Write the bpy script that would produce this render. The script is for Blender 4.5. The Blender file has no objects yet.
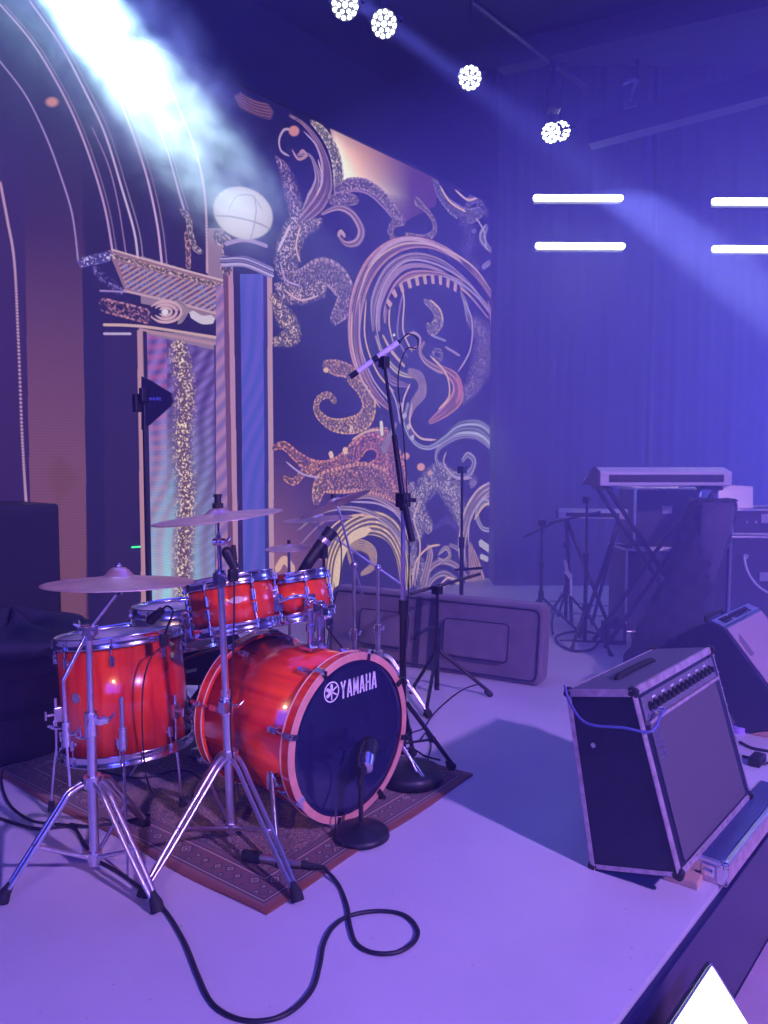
import bpy, math, random
import numpy as np
from mathutils import Vector, Matrix, Euler
random.seed(7)
S = bpy.context.scene
COL = S.collection
V = Vector
R = math.radians
# ------------------------------------------------------------------ camera
# world axes: X = from the screen wall towards the audience, Y = along the stage, Z = up, deck of the stage at z = 0
CAMZ = 1.27
FOC = 740.0
YAW = R(41.5)
PITCH = math.atan(47.0 / FOC)
cd = bpy.data.cameras.new('camera')
cam = bpy.data.objects.new('camera', cd)
COL.objects.link(cam)
cam.location = (0, 0, CAMZ)
cam.rotation_euler = (math.pi/2 - PITCH, 0, YAW)
cd.sensor_fit = 'VERTICAL'; cd.sensor_height = 36; cd.sensor_width = 27
cd.lens = FOC / 1024 * 36
cd.clip_start = .05; cd.clip_end = 100
S.camera = cam
S.view_settings.view_transform = 'Standard'
S.view_settings.look = 'None'
S.view_settings.gamma = 1
S.view_settings.exposure = 0.0
S.view_settings.use_curve_mapping = False
S.cycles.volume_bounces = 1
S.cycles.max_bounces = 6
S.cycles.diffuse_bounces = 3
S.cycles.glossy_bounces = 3
S.cycles.transparent_max_bounces = 8
S.cycles.volume_step_rate = 2.0
S.cycles.volume_max_steps = 96
S.cycles.use_denoising = True
S.cycles.sample_clamp_indirect = 4
S.cycles.caustics_reflective = False
S.cycles.caustics_refractive = False

FWD = V((-math.sin(YAW), math.cos(YAW), 0))
RGT = V((math.cos(YAW), math.sin(YAW), 0))
CPOS = V((0, 0, CAMZ))
_f = FWD*math.cos(PITCH) - V((0, 0, 1))*math.sin(PITCH)
_u = FWD*math.sin(PITCH) + V((0, 0, 1))*math.cos(PITCH)
def ray(x, y): return _f + RGT*((x-384)/FOC) + _u*((512-y)/FOC)
def FP(x, y, z=0.0):
    r = ray(x, y); return CPOS + r*((z-CAMZ)/r.z)
def AT(x, y, d):
    r = ray(x, y); return CPOS + r*(d/r.dot(FWD))
def PX(x, y, X):
    r = ray(x, y); return CPOS + r*(X/r.x)
def PY(x, y, Y):
    r = ray(x, y); return CPOS + r*(Y/r.y)

# ------------------------------------------------------------------ world and lights
w = bpy.data.worlds.new('world'); S.world = w; w.use_nodes = True
w.node_tree.nodes['Background'].inputs[0].default_value = (.012, .012, .06, 1)
w.node_tree.nodes['Background'].inputs[1].default_value = 1.0

def light(name, typ, loc, tgt, energy, color, **k):
    d = bpy.data.lights.new(name, typ); o = bpy.data.objects.new(name, d); COL.objects.link(o)
    o.location = loc; d.energy = energy; d.color = color
    o.rotation_euler = (V(tgt)-V(loc)).to_track_quat('-Z', 'Y').to_euler()
    for a, b in k.items(): setattr(d, a, b)
    return o
# violet key from the audience side truss
light('key_spot', 'SPOT', (4.2, 1.2, 3.9), (-1.9, 1.9, 0), 2500, (.47, .25, 1.0), spot_size=R(75), spot_blend=.5, shadow_soft_size=.12)
# warm white front light that picks out the red shells
light('front_spot', 'SPOT', (.9, -2.6, 3.6), (-2.35, 1.7, .45), 420, (1.0, .52, .30), spot_size=R(18), spot_blend=.8, shadow_soft_size=.15)
# blue wash from above the stage and from the house
light('wash_stage', 'AREA', (-3.0, 3.0, 4.9), (-2.6, 3.2, 0), 110, (.08, .08, 1.0), shape='RECTANGLE', size=3.0, size_y=6.0)
light('wash_house', 'AREA', (1.6, -3.4, 2.6), (-1.2, 1.6, .3), 190, (.05, .06, 1.0), shape='RECTANGLE', size=3.0, size_y=2.0)
light('back_haze_fill', 'AREA', AT(1120, 400, 6.2), AT(560, 420, 7.4), 330, (.10, .12, 1.0), shape='RECTANGLE', size=2.5, size_y=2.0)  # unseen blue area added at the side to brighten the back haze
# moving head beams
B1 = AT(-150, -300, 3.6)
light('beam_near', 'SPOT', B1, PX(278, 262, -4.6), 16000, (.46, .80, 1.0), spot_size=R(17), spot_blend=.5, shadow_soft_size=.05)
B2 = AT(318, -28, 5.7)
light('beam_far', 'SPOT', B2, AT(800, 325, 6.3), 22000, (.36, .42, 1.0), spot_size=R(7), spot_blend=.5, shadow_soft_size=.05)

# ------------------------------------------------------------------ geometry collector
class G:
    def __init__(s): s.v = []; s.f = []; s.s = []
    def add(s, vs, fs, smooth=False):
        b = len(s.v); s.v += [V(p) for p in vs]
        for f in fs: s.f.append([i+b for i in f]); s.s.append(smooth)
        return s
    def box(s, c, size, rot=None):
        c = V(c); hx, hy, hz = size[0]/2, size[1]/2, size[2]/2
        vs = [V((x*hx, y*hy, z*hz)) for x in (-1, 1) for y in (-1, 1) for z in (-1, 1)]
        if rot is not None: vs = [rot @ p for p in vs]
        return s.add([p+c for p in vs], [(0,1,3,2),(4,6,7,5),(0,4,5,1),(2,3,7,6),(0,2,6,4),(1,5,7,3)])
    def frame(s, ax):
        ax = V(ax).normalized()
        t = V((0,0,1)) if abs(ax.z) < .9 else V((1,0,0))
        a = ax.cross(t).normalized(); return a, ax.cross(a)
    def tube(s, p0, p1, r0, r1=None, n=12):
        p0 = V(p0); p1 = V(p1); r1 = r0 if r1 is None else r1
        a, b = s.frame(p1-p0); vs = []
        for p, r in ((p0, r0), (p1, r1)):
            for i in range(n):
                t = 2*math.pi*i/n; vs.append(p+a*(r*math.cos(t))+b*(r*math.sin(t)))
        s.add(vs, [(i, (i+1) % n, n+(i+1) % n, n+i) for i in range(n)], True)
        s.add(vs[:n], [tuple(range(n-1, -1, -1))]); s.add(vs[n:], [tuple(range(n))])
        return s
    def path(s, pts, r, n=8):
        pts = [V(p) for p in pts]; vs = []; m = len(pts)
        a = None
        for i, p in enumerate(pts):
            d = (pts[min(i+1, m-1)]-pts[max(i-1, 0)]).normalized()
            if a is None: a, b = s.frame(d)
            else:
                a = (a - d*a.dot(d)).normalized()
            b = d.cross(a); rr = r[i] if isinstance(r, (list, tuple)) else r
            for k in range(n):
                t = 2*math.pi*k/n; vs.append(p+a*(rr*math.cos(t))+b*(rr*math.sin(t)))
        fs = [(i*n+k, i*n+(k+1) % n, (i+1)*n+(k+1) % n, (i+1)*n+k) for i in range(m-1) for k in range(n)]
        s.add(vs, fs, True)
        s.add(vs[:n], [tuple(range(n-1, -1, -1))]); s.add(vs[-n:], [tuple(range(n))])
        return s
    def lathe(s, prof, o=(0,0,0), ax=(0,0,1), n=32, smooth=True, closed=False):
        ax = V(ax).normalized(); a, b = s.frame(ax); o = V(o); vs = []; m = len(prof)
        for r, z in prof:
            for i in range(n):
                t = 2*math.pi*i/n; vs.append(o+ax*z+a*(max(r, 1e-5)*math.cos(t))+b*(max(r, 1e-5)*math.sin(t)))
        fs = []
        for j in range(m if closed else m-1):
            k = (j+1) % m
            for i in range(n): fs.append((j*n+i, j*n+(i+1) % n, k*n+(i+1) % n, k*n+i))
        return s.add(vs, fs, smooth)
    def prism(s, pts, ext):
        pts = [V(p) for p in pts]; e = V(ext); n = len(pts)
        return s.add(pts+[p+e for p in pts], [tuple(range(n-1, -1, -1)), tuple(range(n, 2*n))]+[(i, (i+1) % n, n+(i+1) % n, n+i) for i in range(n)])
    def ball(s, c, r, n=10, sc=(1,1,1)):
        vs = []; c = V(c)
        for j in range(n+1):
            ph = math.pi*j/n
            for i in range(2*n):
                t = math.pi*i/n
                vs.append(c+V((max(math.sin(ph),1e-4)*math.cos(t)*r*sc[0], max(math.sin(ph),1e-4)*math.sin(t)*r*sc[1], math.cos(ph)*r*sc[2])))
        return s.add(vs, [(j*2*n+i, (j+1)*2*n+i, (j+1)*2*n+(i+1) % (2*n), j*2*n+(i+1) % (2*n)) for j in range(n) for i in range(2*n)], True)

LOC = {}
def tag(o, label=None, cat=None, group=None, kind=None):
    if label: o['label'] = label
    if cat: o['category'] = cat
    if group: o['group'] = group
    if kind: o['kind'] = kind
    return o
def thing(name, label, cat, loc, group=None):
    o = bpy.data.objects.new(name, None); COL.objects.link(o); o.location = loc; o.empty_display_size = .1
    LOC[o.name] = V(loc); return tag(o, label, cat, group)
def obj(name, g, m, parent=None, bevel=0, label=None, sub=0, seg=2):
    vs = g.v
    if parent is not None: off = LOC[parent.name]
    else:
        xs = [p.x for p in vs]; ys = [p.y for p in vs]; zs = [p.z for p in vs]
        off = V(((min(xs)+max(xs))/2, (min(ys)+max(ys))/2, min(zs)))
    me = bpy.data.meshes.new(name)
    me.from_pydata([p-off for p in vs], [], g.f); me.validate(); me.update()
    if len(me.polygons) == len(g.s): me.polygons.foreach_set('use_smooth', g.s)
    for mm in (m if isinstance(m, (list, tuple)) else [m]): me.materials.append(mm)
    o = bpy.data.objects.new(name, me); COL.objects.link(o)
    if parent is not None: o.parent = parent
    else: o.location = off
    LOC[o.name] = off
    if bevel:
        b = o.modifiers.new('bevel', 'BEVEL'); b.width = bevel; b.segments = seg; b.limit_method = 'ANGLE'; b.angle_limit = R(35)
    if sub:
        b = o.modifiers.new('sub', 'SUBSURF'); b.levels = sub; b.render_levels = sub
    if label: o['label'] = label
    return o
def single(name, g, m, label, cat, group=None, **k):
    return tag(obj(name, g, m, None, **k), label, cat, group)
def struct(name, g, m, **k):
    return tag(obj(name, g, m, None, **k), kind='structure')
def dup(root, loc, rot=None, label=None):
    r = root.copy(); COL.objects.link(r); r.location = loc
    if rot is not None: r.rotation_euler = rot
    if label: r['label'] = label
    for ch in root.children:
        c = ch.copy(); COL.objects.link(c); c.parent = r
        for g in ch.children:
            d = g.copy(); COL.objects.link(d); d.parent = c
    return r
def smoothpath(pts, k=6):
    pts = [V(p) for p in pts]; P = [pts[0]]+pts+[pts[-1]]; out = []
    for i in range(1, len(P)-2):
        a, b, c, d = P[i-1], P[i], P[i+1], P[i+2]
        for j in range(k):
            t = j/k; out.append(.5*((2*b)+(c-a)*t+(2*a-5*b+4*c-d)*t*t+(3*b-a-3*c+d)*t**3))
    out.append(pts[-1]); return out

# ------------------------------------------------------------------ materials
def mat(name, col, rough=.5, metal=0.0, var=0.0, vscale=8, bump=0.0, bscale=60, coat=0.0, emit=None, es=0.0, spec=.5, sheen=0.0):
    m = bpy.data.materials.new(name); m.use_nodes = True; nt = m.node_tree; b = nt.nodes['Principled BSDF']
    b.inputs['Base Color'].default_value = (*col, 1); b.inputs['Roughness'].default_value = rough; b.inputs['Metallic'].default_value = metal
    b.inputs['Coat Weight'].default_value = coat; b.inputs['Coat Roughness'].default_value = .06
    b.inputs['Specular IOR Level'].default_value = spec; b.inputs['Sheen Weight'].default_value = sheen
    if emit: b.inputs['Emission Color'].default_value = (*emit, 1); b.inputs['Emission Strength'].default_value = es
    tc = nt.nodes.new('ShaderNodeTexCoord')
    if var:
        n = nt.nodes.new('ShaderNodeTexNoise'); n.inputs['Scale'].default_value = vscale; n.inputs['Detail'].default_value = 5
        r = nt.nodes.new('ShaderNodeValToRGB')
        r.color_ramp.elements[0].position = .3; r.color_ramp.elements[1].position = .7
        r.color_ramp.elements[0].color = (*[c*(1-var) for c in col], 1); r.color_ramp.elements[1].color = (*[min(1, c*(1+var)) for c in col], 1)
        nt.links.new(tc.outputs['Object'], n.inputs['Vector']); nt.links.new(n.outputs['Fac'], r.inputs['Fac']); nt.links.new(r.outputs['Color'], b.inputs['Base Color'])
    if bump:
        n = nt.nodes.new('ShaderNodeTexNoise'); n.inputs['Scale'].default_value = bscale; n.inputs['Detail'].default_value = 3
        bp = nt.nodes.new('ShaderNodeBump'); bp.inputs['Strength'].default_value = bump; bp.inputs['Distance'].default_value = .01
        nt.links.new(tc.outputs['Object'], n.inputs['Vector']); nt.links.new(n.outputs['Fac'], bp.inputs['Height']); nt.links.new(bp.outputs['Normal'], b.inputs['Normal'])
    return m
def emis(name, col, st):
    m = bpy.data.materials.new(name); m.use_nodes = True; nt = m.node_tree; nt.nodes.clear()
    e = nt.nodes.new('ShaderNodeEmission'); o = nt.nodes.new('ShaderNodeOutputMaterial')
    e.inputs[0].default_value = (*col, 1); e.inputs[1].default_value = st; nt.links.new(e.outputs[0], o.inputs[0]); return m
def volmat(name, col, dens, aniso=.2):
    m = bpy.data.materials.new(name); m.use_nodes = True; nt = m.node_tree; nt.nodes.clear()
    e = nt.nodes.new('ShaderNodeVolumeScatter'); o = nt.nodes.new('ShaderNodeOutputMaterial')
    e.inputs['Color'].default_value = (*col, 1); e.inputs['Density'].default_value = dens; e.inputs['Anisotropy'].default_value = aniso
    nt.links.new(e.outputs[0], o.inputs['Volume']); return m

M = {}
M['chrome'] = mat('chrome', (.82, .82, .86), .16, 1.0, var=.08, vscale=30)
M['steel'] = mat('satin_steel', (.78, .77, .82), .3, 1.0, var=.08, vscale=25)
M['black_metal'] = mat('black_metal', (.02, .02, .025), .4, .3, var=.2, vscale=12)
M['rubber'] = mat('rubber', (.012, .012, .014), .75, bump=.2)
M['black'] = mat('black_plastic', (.012, .012, .016), .45, bump=.1)
M['cable'] = mat('cable', (.012, .012, .02), .5)
M['cymbal'] = mat('cymbal_bronze', (.80, .58, .52), .38, .75, var=.15, vscale=18)
M['head_white'] = mat('coated_drumhead', (.62, .6, .62), .6, var=.06, vscale=12, bump=.1, bscale=200)
M['head_black'] = mat('gloss_black_drumhead', (.014, .014, .06), .12, var=.1, coat=.5)
M['stripe'] = mat('hoop_inlay', (.85, .62, .5), .35)
M['hoopedge'] = mat('hoop_wood_edge', (.72, .33, .25), .45, var=.15, vscale=20)
M['white'] = mat('white_print', (.85, .85, .88), .4)
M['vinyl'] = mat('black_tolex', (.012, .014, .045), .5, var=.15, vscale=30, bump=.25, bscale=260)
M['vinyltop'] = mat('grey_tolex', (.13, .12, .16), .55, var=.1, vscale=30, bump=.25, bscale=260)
M['alu'] = mat('aluminium_trim', (.62, .50, .52), .42, .55, var=.25, vscale=30)
M['grille'] = mat('grille_cloth', (.105, .095, .12), .85, var=.12, vscale=300, bump=.4, bscale=500)
M['grille2'] = mat('silver_grille_cloth', (.42, .31, .36), .85, var=.1, vscale=300, bump=.4, bscale=500)
M['panel'] = mat('brushed_panel', (.32, .3, .34), .35, .6, var=.2, vscale=60)
M['bag'] = mat('bag_nylon', (.17, .135, .16), .8, var=.15, vscale=9, bump=.3, bscale=180, sheen=.2)
M['bag_dark'] = mat('bag_piping', (.018, .016, .03), .7)
M['cloth'] = mat('black_cloth', (.02, .018, .035), .85, var=.25, vscale=5, bump=.3, bscale=60)
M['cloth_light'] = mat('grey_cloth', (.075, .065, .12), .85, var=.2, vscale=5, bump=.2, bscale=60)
M['case'] = mat('case_laminate', (.02, .02, .05), .45, var=.2, vscale=10)
M['case_blue'] = mat('case_blue_lid', (.03, .05, .16), .3, var=.25, vscale=10, coat=.3)
M['brown_case'] = mat('brown_case', (.035, .02, .028), .75, var=.3, vscale=6, bump=.3, bscale=80)
M['keys'] = mat('keyboard_shell', (.55, .55, .62), .4, var=.05)
M['laptop'] = mat('laptop_lid', (.6, .6, .65), .35, .3)
M['wood'] = mat('bare_wood', (.55, .36, .26), .6, var=.15, vscale=20)
M['orange_mat'] = mat('orange_mat', (.62, .33, .24), .7, var=.12)
M['purple_plastic'] = mat('violet_plastic', (.45, .3, .8), .4)
M['badge'] = mat('badge_cream', (.85, .6, .42), .35, .2)
M['stage_face'] = mat('gloss_dark_fascia', (.012, .014, .07), .2, var=.1, spec=.28)
M['dark_wall'] = mat('dark_drape', (.03, .03, .06), .9, var=.15, vscale=2)
M['ceil'] = mat('dark_ceiling', (.02, .02, .045), .9, var=.2, vscale=1.5)
M['tube'] = emis('tube_glow', (.82, .86, 1.0), 14)
M['led'] = emis('led_cell', (.88, .95, 1.0), 16)
M['panel_light'] = emis('light_face', (.86, .97, 1.0), 9)
M['green'] = emis('green_led', (.05, 1, .3), 2)

def red_lacquer(axis):
    m = mat('red_lacquer', (.80, .035, .008), .22, coat=1.0)
    nt = m.node_tree; b = nt.nodes['Principled BSDF']; tc = nt.nodes.new('ShaderNodeTexCoord')
    mp = nt.nodes.new('ShaderNodeMapping'); sc = [22, 22, 22]; sc[axis] = 1.6; mp.inputs['Scale'].default_value = sc
    n = nt.nodes.new('ShaderNodeTexNoise'); n.inputs['Scale'].default_value = 1.0; n.inputs['Detail'].default_value = 6; n.inputs['Distortion'].default_value = .6
    r = nt.nodes.new('ShaderNodeValToRGB'); r.color_ramp.elements[0].position = .32; r.color_ramp.elements[1].position = .72
    r.color_ramp.elements[0].color = (.62, .016, .006, 1); r.color_ramp.elements[1].color = (.95, .085, .01, 1)
    nt.links.new(tc.outputs['Object'], mp.inputs[0]); nt.links.new(mp.outputs[0], n.inputs['Vector']); nt.links.new(n.outputs['Fac'], r.inputs[0]); nt.links.new(r.outputs[0], b.inputs['Base Color'])
    return m
M['red_v'] = red_lacquer(2); M['red_h'] = red_lacquer(0)

def floor_mat():
    m = mat('white_stage_vinyl', (.62, .6, .63), .38, spec=.4); nt = m.node_tree; b = nt.nodes['Principled BSDF']
    tc = nt.nodes.new('ShaderNodeTexCoord')
    n = nt.nodes.new('ShaderNodeTexNoise'); n.inputs['Scale'].default_value = 1.1; n.inputs['Detail'].default_value = 8; n.inputs['Roughness'].default_value = .6
    r = nt.nodes.new('ShaderNodeValToRGB'); r.color_ramp.elements[0].position = .3; r.color_ramp.elements[0].color = (.54, .52, .55, 1)
    r.color_ramp.elements[1].position = .7; r.color_ramp.elements[1].color = (.66, .63, .66, 1)
    v = nt.nodes.new('ShaderNodeTexNoise'); v.inputs['Scale'].default_value = 55; v.inputs['Detail'].default_value = 2
    r2 = nt.nodes.new('ShaderNodeValToRGB'); r2.color_ramp.elements[0].position = .21; r2.color_ramp.elements[0].color = (.62, .62, .62, 1)
    r2.color_ramp.elements[1].position = .27; r2.color_ramp.elements[1].color = (1, 1, 1, 1)
    mx = nt.nodes.new('ShaderNodeMix'); mx.data_type = 'RGBA'; mx.blend_type = 'MULTIPLY'; mx.inputs[0].default_value = 1
    nt.links.new(tc.outputs['Object'], n.inputs['Vector']); nt.links.new(tc.outputs['Object'], v.inputs['Vector'])
    nt.links.new(n.outputs['Fac'], r.inputs[0]); nt.links.new(v.outputs['Fac'], r2.inputs[0])
    nt.links.new(r.outputs[0], mx.inputs[6]); nt.links.new(r2.outputs[0], mx.inputs[7]); nt.links.new(mx.outputs[2], b.inputs['Base Color'])
    return m
M['floor'] = floor_mat()

# ------------------------------------------------------------------ room shell
EDGE = -.675
LOWZ = -.41
struct('floor', G().box((-6.2, 4.0, -.03), (11.05, 16, .06)).add([], []), M['floor'])
# shift so the right edge of the deck sits on EDGE
bpy.data.objects['floor'].location.x = EDGE - 11.05/2
struct('trim_1', G().box((EDGE+.012, 4.0, -.215), (.02, 16, .39)), M['stage_face'])
struct('floor_lower', G().box((1.4, 4.0, LOWZ-.03), (4.1, 16, .06)), mat('lower_floor', (.5, .36, .42), .6, var=.1, vscale=3))
bk = AT(384, 465, 7.75)
gb = G(); a0 = AT(495.5, 465, 7.75); a1 = bk + RGT*6.5
# folded drape: vertical pleats along the back wall
N = 150; vs = []
for i in range(N+1):
    p = a0.lerp(a1, i/N) + FWD*(.012*math.sin(i*1.9)+.012*math.sin(i*.7))
    vs += [V((p.x, p.y, 0)), V((p.x, p.y, 5.3))]
gb.add(vs, [(2*i, 2*i+2, 2*i+3, 2*i+1) for i in range(N)], True)
struct('wall_back', gb, M['dark_wall'])
ret = V((-4.72, 7.12, 0)); aa = V((a0.x, a0.y, 0))
struct('trim_2', G().prism([aa, ret, ret+V((0, .05, 0)), aa+FWD*.06+RGT*.02], (0, 0, 5.3)), M['dark_wall'])
struct('wall_left', G().box((-5.35, 4.0, 2.6), (.1, 16, 5.4)), M['dark_wall'])
struct('ceiling', G().box((-2.5, 4.0, 5.35), (12, 17, .1)), M['ceil'])

# ------------------------------------------------------------------ LED screen with its picture
LX = -4.6; Y0, Y1, ZT = .8, 7.0, 4.1
W_, H_ = 1700, 1124
PPM = W_/(Y1-Y0)
def px2t(x, y):
    p = PX(x, y, LX); return np.array([(p.y-Y0)*PPM, p.z/ZT*H_])
def scale_at(x, y):
    a = px2t(x-1, y); b = px2t(x+1, y); return abs(b[0]-a[0])/2
rng = np.random.default_rng(3)
img = np.zeros((H_, W_, 3), np.float32)
jj, ii = np.meshgrid(np.arange(W_), np.arange(H_))
# photo-pixel column/row of each texel, for laying out the picture
yy = Y0 + (jj+.5)/PPM; zz = (ii+.5)/H_*ZT
def proj_arr(Y, Z):
    dx = LX; dz = Z-CAMZ
    f = dx*_f.x+Y*_f.y+dz*_f.z; r = dx*RGT.x+Y*RGT.y; u = dx*_u.x+Y*_u.y+dz*_u.z
    return 384+FOC*r/f, 512-FOC*u/f
PXX, PYY = proj_arr(yy, zz)
def c8(r, g, b):
    c = np.array([r, g, b], np.float32)/255; return np.where(c <= .04045, c/12.92, ((c+.055)/1.055)**2.4).astype(np.float32)
noise1 = rng.random((H_, W_)).astype(np.float32)
def blur(a, k):
    fy = np.fft.fftfreq(H_)[:, None]; fx = np.fft.rfftfreq(W_)[None]
    return np.fft.irfft2(np.fft.rfft2(a)*np.exp(-2*(math.pi*k)**2*(fx*fx+fy*fy)), s=(H_, W_)).astype(np.float32)
nb = blur(noise1, 1.1); nb = np.clip((nb-.5)/nb.std()*.25+.5, 0, 1)
nb4 = blur(noise1, 4); nb4 = np.clip((nb4-.5)/nb4.std()*.25+.5, 0, 1)
nbig = blur(noise1, 30); nbig = np.clip((nbig-.5)/nbig.std()*.25+.5, 0, 1)
def poly(pts, soft=0):
    m = np.zeros((H_, W_), bool); T = [px2t(*p) for p in pts]; n = len(T)
    x0 = int(max(0, min(t[0] for t in T))); x1 = int(min(W_, max(t[0] for t in T)+1)); y0 = int(max(0, min(t[1] for t in T))); y1 = int(min(H_, max(t[1] for t in T)+1))
    if x1 <= x0 or y1 <= y0: return m
    X = jj[y0:y1, x0:x1]+.5; Y = ii[y0:y1, x0:x1]+.5; ins = np.zeros(X.shape, bool)
    for k in range(n):
        ax, ay = T[k]; bx, by = T[(k+1) % n]
        if ay == by: continue
        c = ((ay > Y) != (by > Y)) & (X < (bx-ax)*(Y-ay)/(by-ay)+ax); ins ^= c
    m[y0:y1, x0:x1] = ins; return m
def spl(pts, k=14):
    P = [np.array(p, float) for p in pts]; P = [P[0]]+P+[P[-1]]; out = []
    for i in range(1, len(P)-2):
        a, b, c, d = P[i-1:i+3]
        for j in range(k):
            t = j/k; out.append(.5*((2*b)+(c-a)*t+(2*a-5*b+4*c-d)*t*t+(3*b-a-3*c+d)*t**3))
    out.append(P[-1]); return out
def stroke(pts, w, style='line', col=(190, 150, 170), col2=None, taper=True, amt=1.0):
    """pts in photo pixels, w full width in photo pixels"""
    P = spl(pts, 40 if len(pts) < 5 or w == 1 else 26); T = np.array([px2t(*p) for p in P]); n = len(T)
    sc = np.array([scale_at(*p) for p in P])
    tt = np.linspace(0, 1, n)
    if isinstance(w, (list, tuple)): ww = np.interp(tt, np.linspace(0, 1, len(w)), w)
    else: ww = w*(np.clip(np.minimum(tt, 1-tt)*6+.25, 0, 1) if taper else np.ones(n))
    hw = np.maximum(ww*sc/2, .8)
    # step through the points in chunks so boxes stay small
    tan = np.gradient(T, axis=0); ln = np.maximum(np.linalg.norm(tan, axis=1), 1e-6); tan /= ln[:, None]
    s = np.concatenate([[0], np.cumsum(np.linalg.norm(np.diff(T, axis=0), axis=1))])
    mx = hw.max()+3
    x0 = int(max(0, T[:, 0].min()-mx)); x1 = int(min(W_, T[:, 0].max()+mx)); y0 = int(max(0, T[:, 1].min()-mx)); y1 = int(min(H_, T[:, 1].max()+mx))
    if x1 <= x0 or y1 <= y0: return
    best = np.full((y1-y0, x1-x0), 1e9, np.float32); off = np.zeros_like(best); along = np.zeros_like(best); hh = np.ones_like(best)
    for k in range(n):
        a0_, a1_ = int(max(x0, T[k, 0]-hw[k]-6-ln[k])), int(min(x1, T[k, 0]+hw[k]+7+ln[k])); b0_, b1_ = int(max(y0, T[k, 1]-hw[k]-6-ln[k])), int(min(y1, T[k, 1]+hw[k]+7+ln[k]))
        if a1_ <= a0_ or b1_ <= b0_: continue
        dx = jj[b0_:b1_, a0_:a1_]-T[k, 0]; dy = ii[b0_:b1_, a0_:a1_]-T[k, 1]; d = dx*dx+dy*dy
        sl = (slice(b0_-y0, b1_-y0), slice(a0_-x0, a1_-x0)); m = d < best[sl]
        best[sl] = np.where(m, d, best[sl]); off[sl] = np.where(m, dx*(-tan[k, 1])+dy*tan[k, 0], off[sl])
        along[sl] = np.where(m, s[k]+dx*tan[k, 0]+dy*tan[k, 1], along[sl]); hh[sl] = np.where(m, hw[k], hh[sl])
    d = np.sqrt(best); q = off/hh; a = np.clip(hh-d+.7, 0, 1)*amt
    sl = (slice(y0, y1), slice(x0, x1)); A = c8(*col); Bc = c8(*(col2 or [v*.35 for v in col]))
    if style == 'line': sh = np.ones_like(q)
    elif style == 'metal': sh = np.clip(.15+.95*np.exp(-((q+.55)/.22)**2)+.7*np.exp(-((q-.5)/.16)**2)+.25*np.sin(q*14+along*.02), 0, 1.15)
    elif style == 'ribbon': sh = np.clip(.14+.95*np.exp(-((q+.72)/.16)**2)+(.5+.4*np.sin(along*.03))*np.exp(-((q-.12)/.14)**2)+.8*np.exp(-((q-.86)/.12)**2)+.22*np.sin(q*21), 0, 1.2)*(.8+.3*nb4[sl])
    elif style == 'grooves': sh = np.clip(.35+.75*np.sin(q*17+.4+.5*np.sin(along*.04)), 0, 1.15)*(.65+.5*nb4[sl])
    elif style == 'bead':
        cell = 2.3
        sh = np.clip((nb[sl]-.42)*2.4, 0, 1)*(.75+.5*np.sin(along/cell)*np.cos(off/cell)); sh = np.clip(sh+.9*(np.abs(np.abs(q)-.86) < .12)*(.5+.5*np.sin(along/2.0)), 0, 1.2)
    elif style == 'dots': sh = np.clip(np.sin(along/(1.2*hh.mean()))*2, 0, 1); 
    elif style == 'speck': sh = np.clip((nb[sl]-.48)*3.2, 0, 1.2); a = a*np.clip(1.25-np.abs(q), 0, 1)
    c = Bc[None, None]*(1-sh[..., None])+A[None, None]*sh[..., None]
    img[sl] = img[sl]*(1-a[..., None])+c*a[..., None]
def fill(mask, col, a=1.0):
    c = np.asarray(col, np.float32); aa = mask.astype(np.float32)*a
    img[:] = img*(1-aa[..., None])+c*aa[..., None]
def spot(x, y, r, col, sy=1.0, soft=.3):
    d = np.sqrt((PXX-x)**2+((PYY-y)/sy)**2)/r; a = np.clip((1-d)/soft, 0, 1)
    img[:] = img*(1-a[..., None])+c8(*col)*a[..., None]

img[:] = c8(16, 10, 48)
L = PXX < 232
# left arch recess
fill(PXX < 140, c8(22, 8, 40))
gg = np.clip((PYY-120)/300, 0, 1)*(PXX < 84+(PYY-270)*.02); img[:] = img*(1-gg[..., None])+c8(78, 44, 70)*gg[..., None]
g = np.clip((PYY-230)/230, 0, 1)*((PXX > 24) & (PXX < 86)); img[:] = img*(1-g[..., None])+ (c8(118, 72, 84)*(.75+.5*(np.sin(ii*1.3)*.3+.5))[..., None])*g[..., None]
fill((PXX < 26+(PYY-300)*.02) & (PYY > 150) , c8(40, 18, 60))
g = np.clip((230-PYY)/200, 0, 1)*(PXX < 140)*.6; img[:] = img*(1-g[..., None])+c8(40, 22, 80)*g[..., None]
fill((PXX > 82+(PYY-260)*.018) & (PXX < 145) & (PYY > 262), c8(20, 14, 56))
fill((PXX > 104) & (PXX < 141) & (PYY > 330), c8(36, 22, 60))
fill((PXX > 141) & (PXX < 232) & (PYY > 250), c8(150, 122, 140))
# light wall behind the fluted arch on the right
fill((PXX > 208) & (PXX < 224) & (PYY > 228) & (PYY < 285), c8(150, 120, 140)); fill((PXX > 141) & (PXX < 208) & (PYY > 200) & (PYY < 276-(208-PXX)*.3), c8(30, 16, 52))
def arcs(pts, w, col, double=0):
    stroke(pts, w, 'line', col, taper=False)
    if double: stroke([(x+double, y) for x, y in pts], w*.6, 'line', [c*.7 for c in col], taper=False)
arcs([(0, 183), (7, 220), (14, 262), (18, 340), (22, 440), (26, 505)], 2.6, (190, 150, 175))
arcs([(0, 62), (25, 95), (45, 135), (60, 175), (72, 215), (78, 262)], 1.7, (170, 140, 190))
arcs([(0, 5), (30, 40), (55, 80), (75, 120), (92, 165), (105, 210), (113, 256)], 2.2, (190, 150, 190), 4)
arcs([(30, 2), (60, 45), (85, 92), (105, 135), (122, 190), (134, 232), (138, 262)], 2.2, (210, 180, 215), 5)
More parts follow.
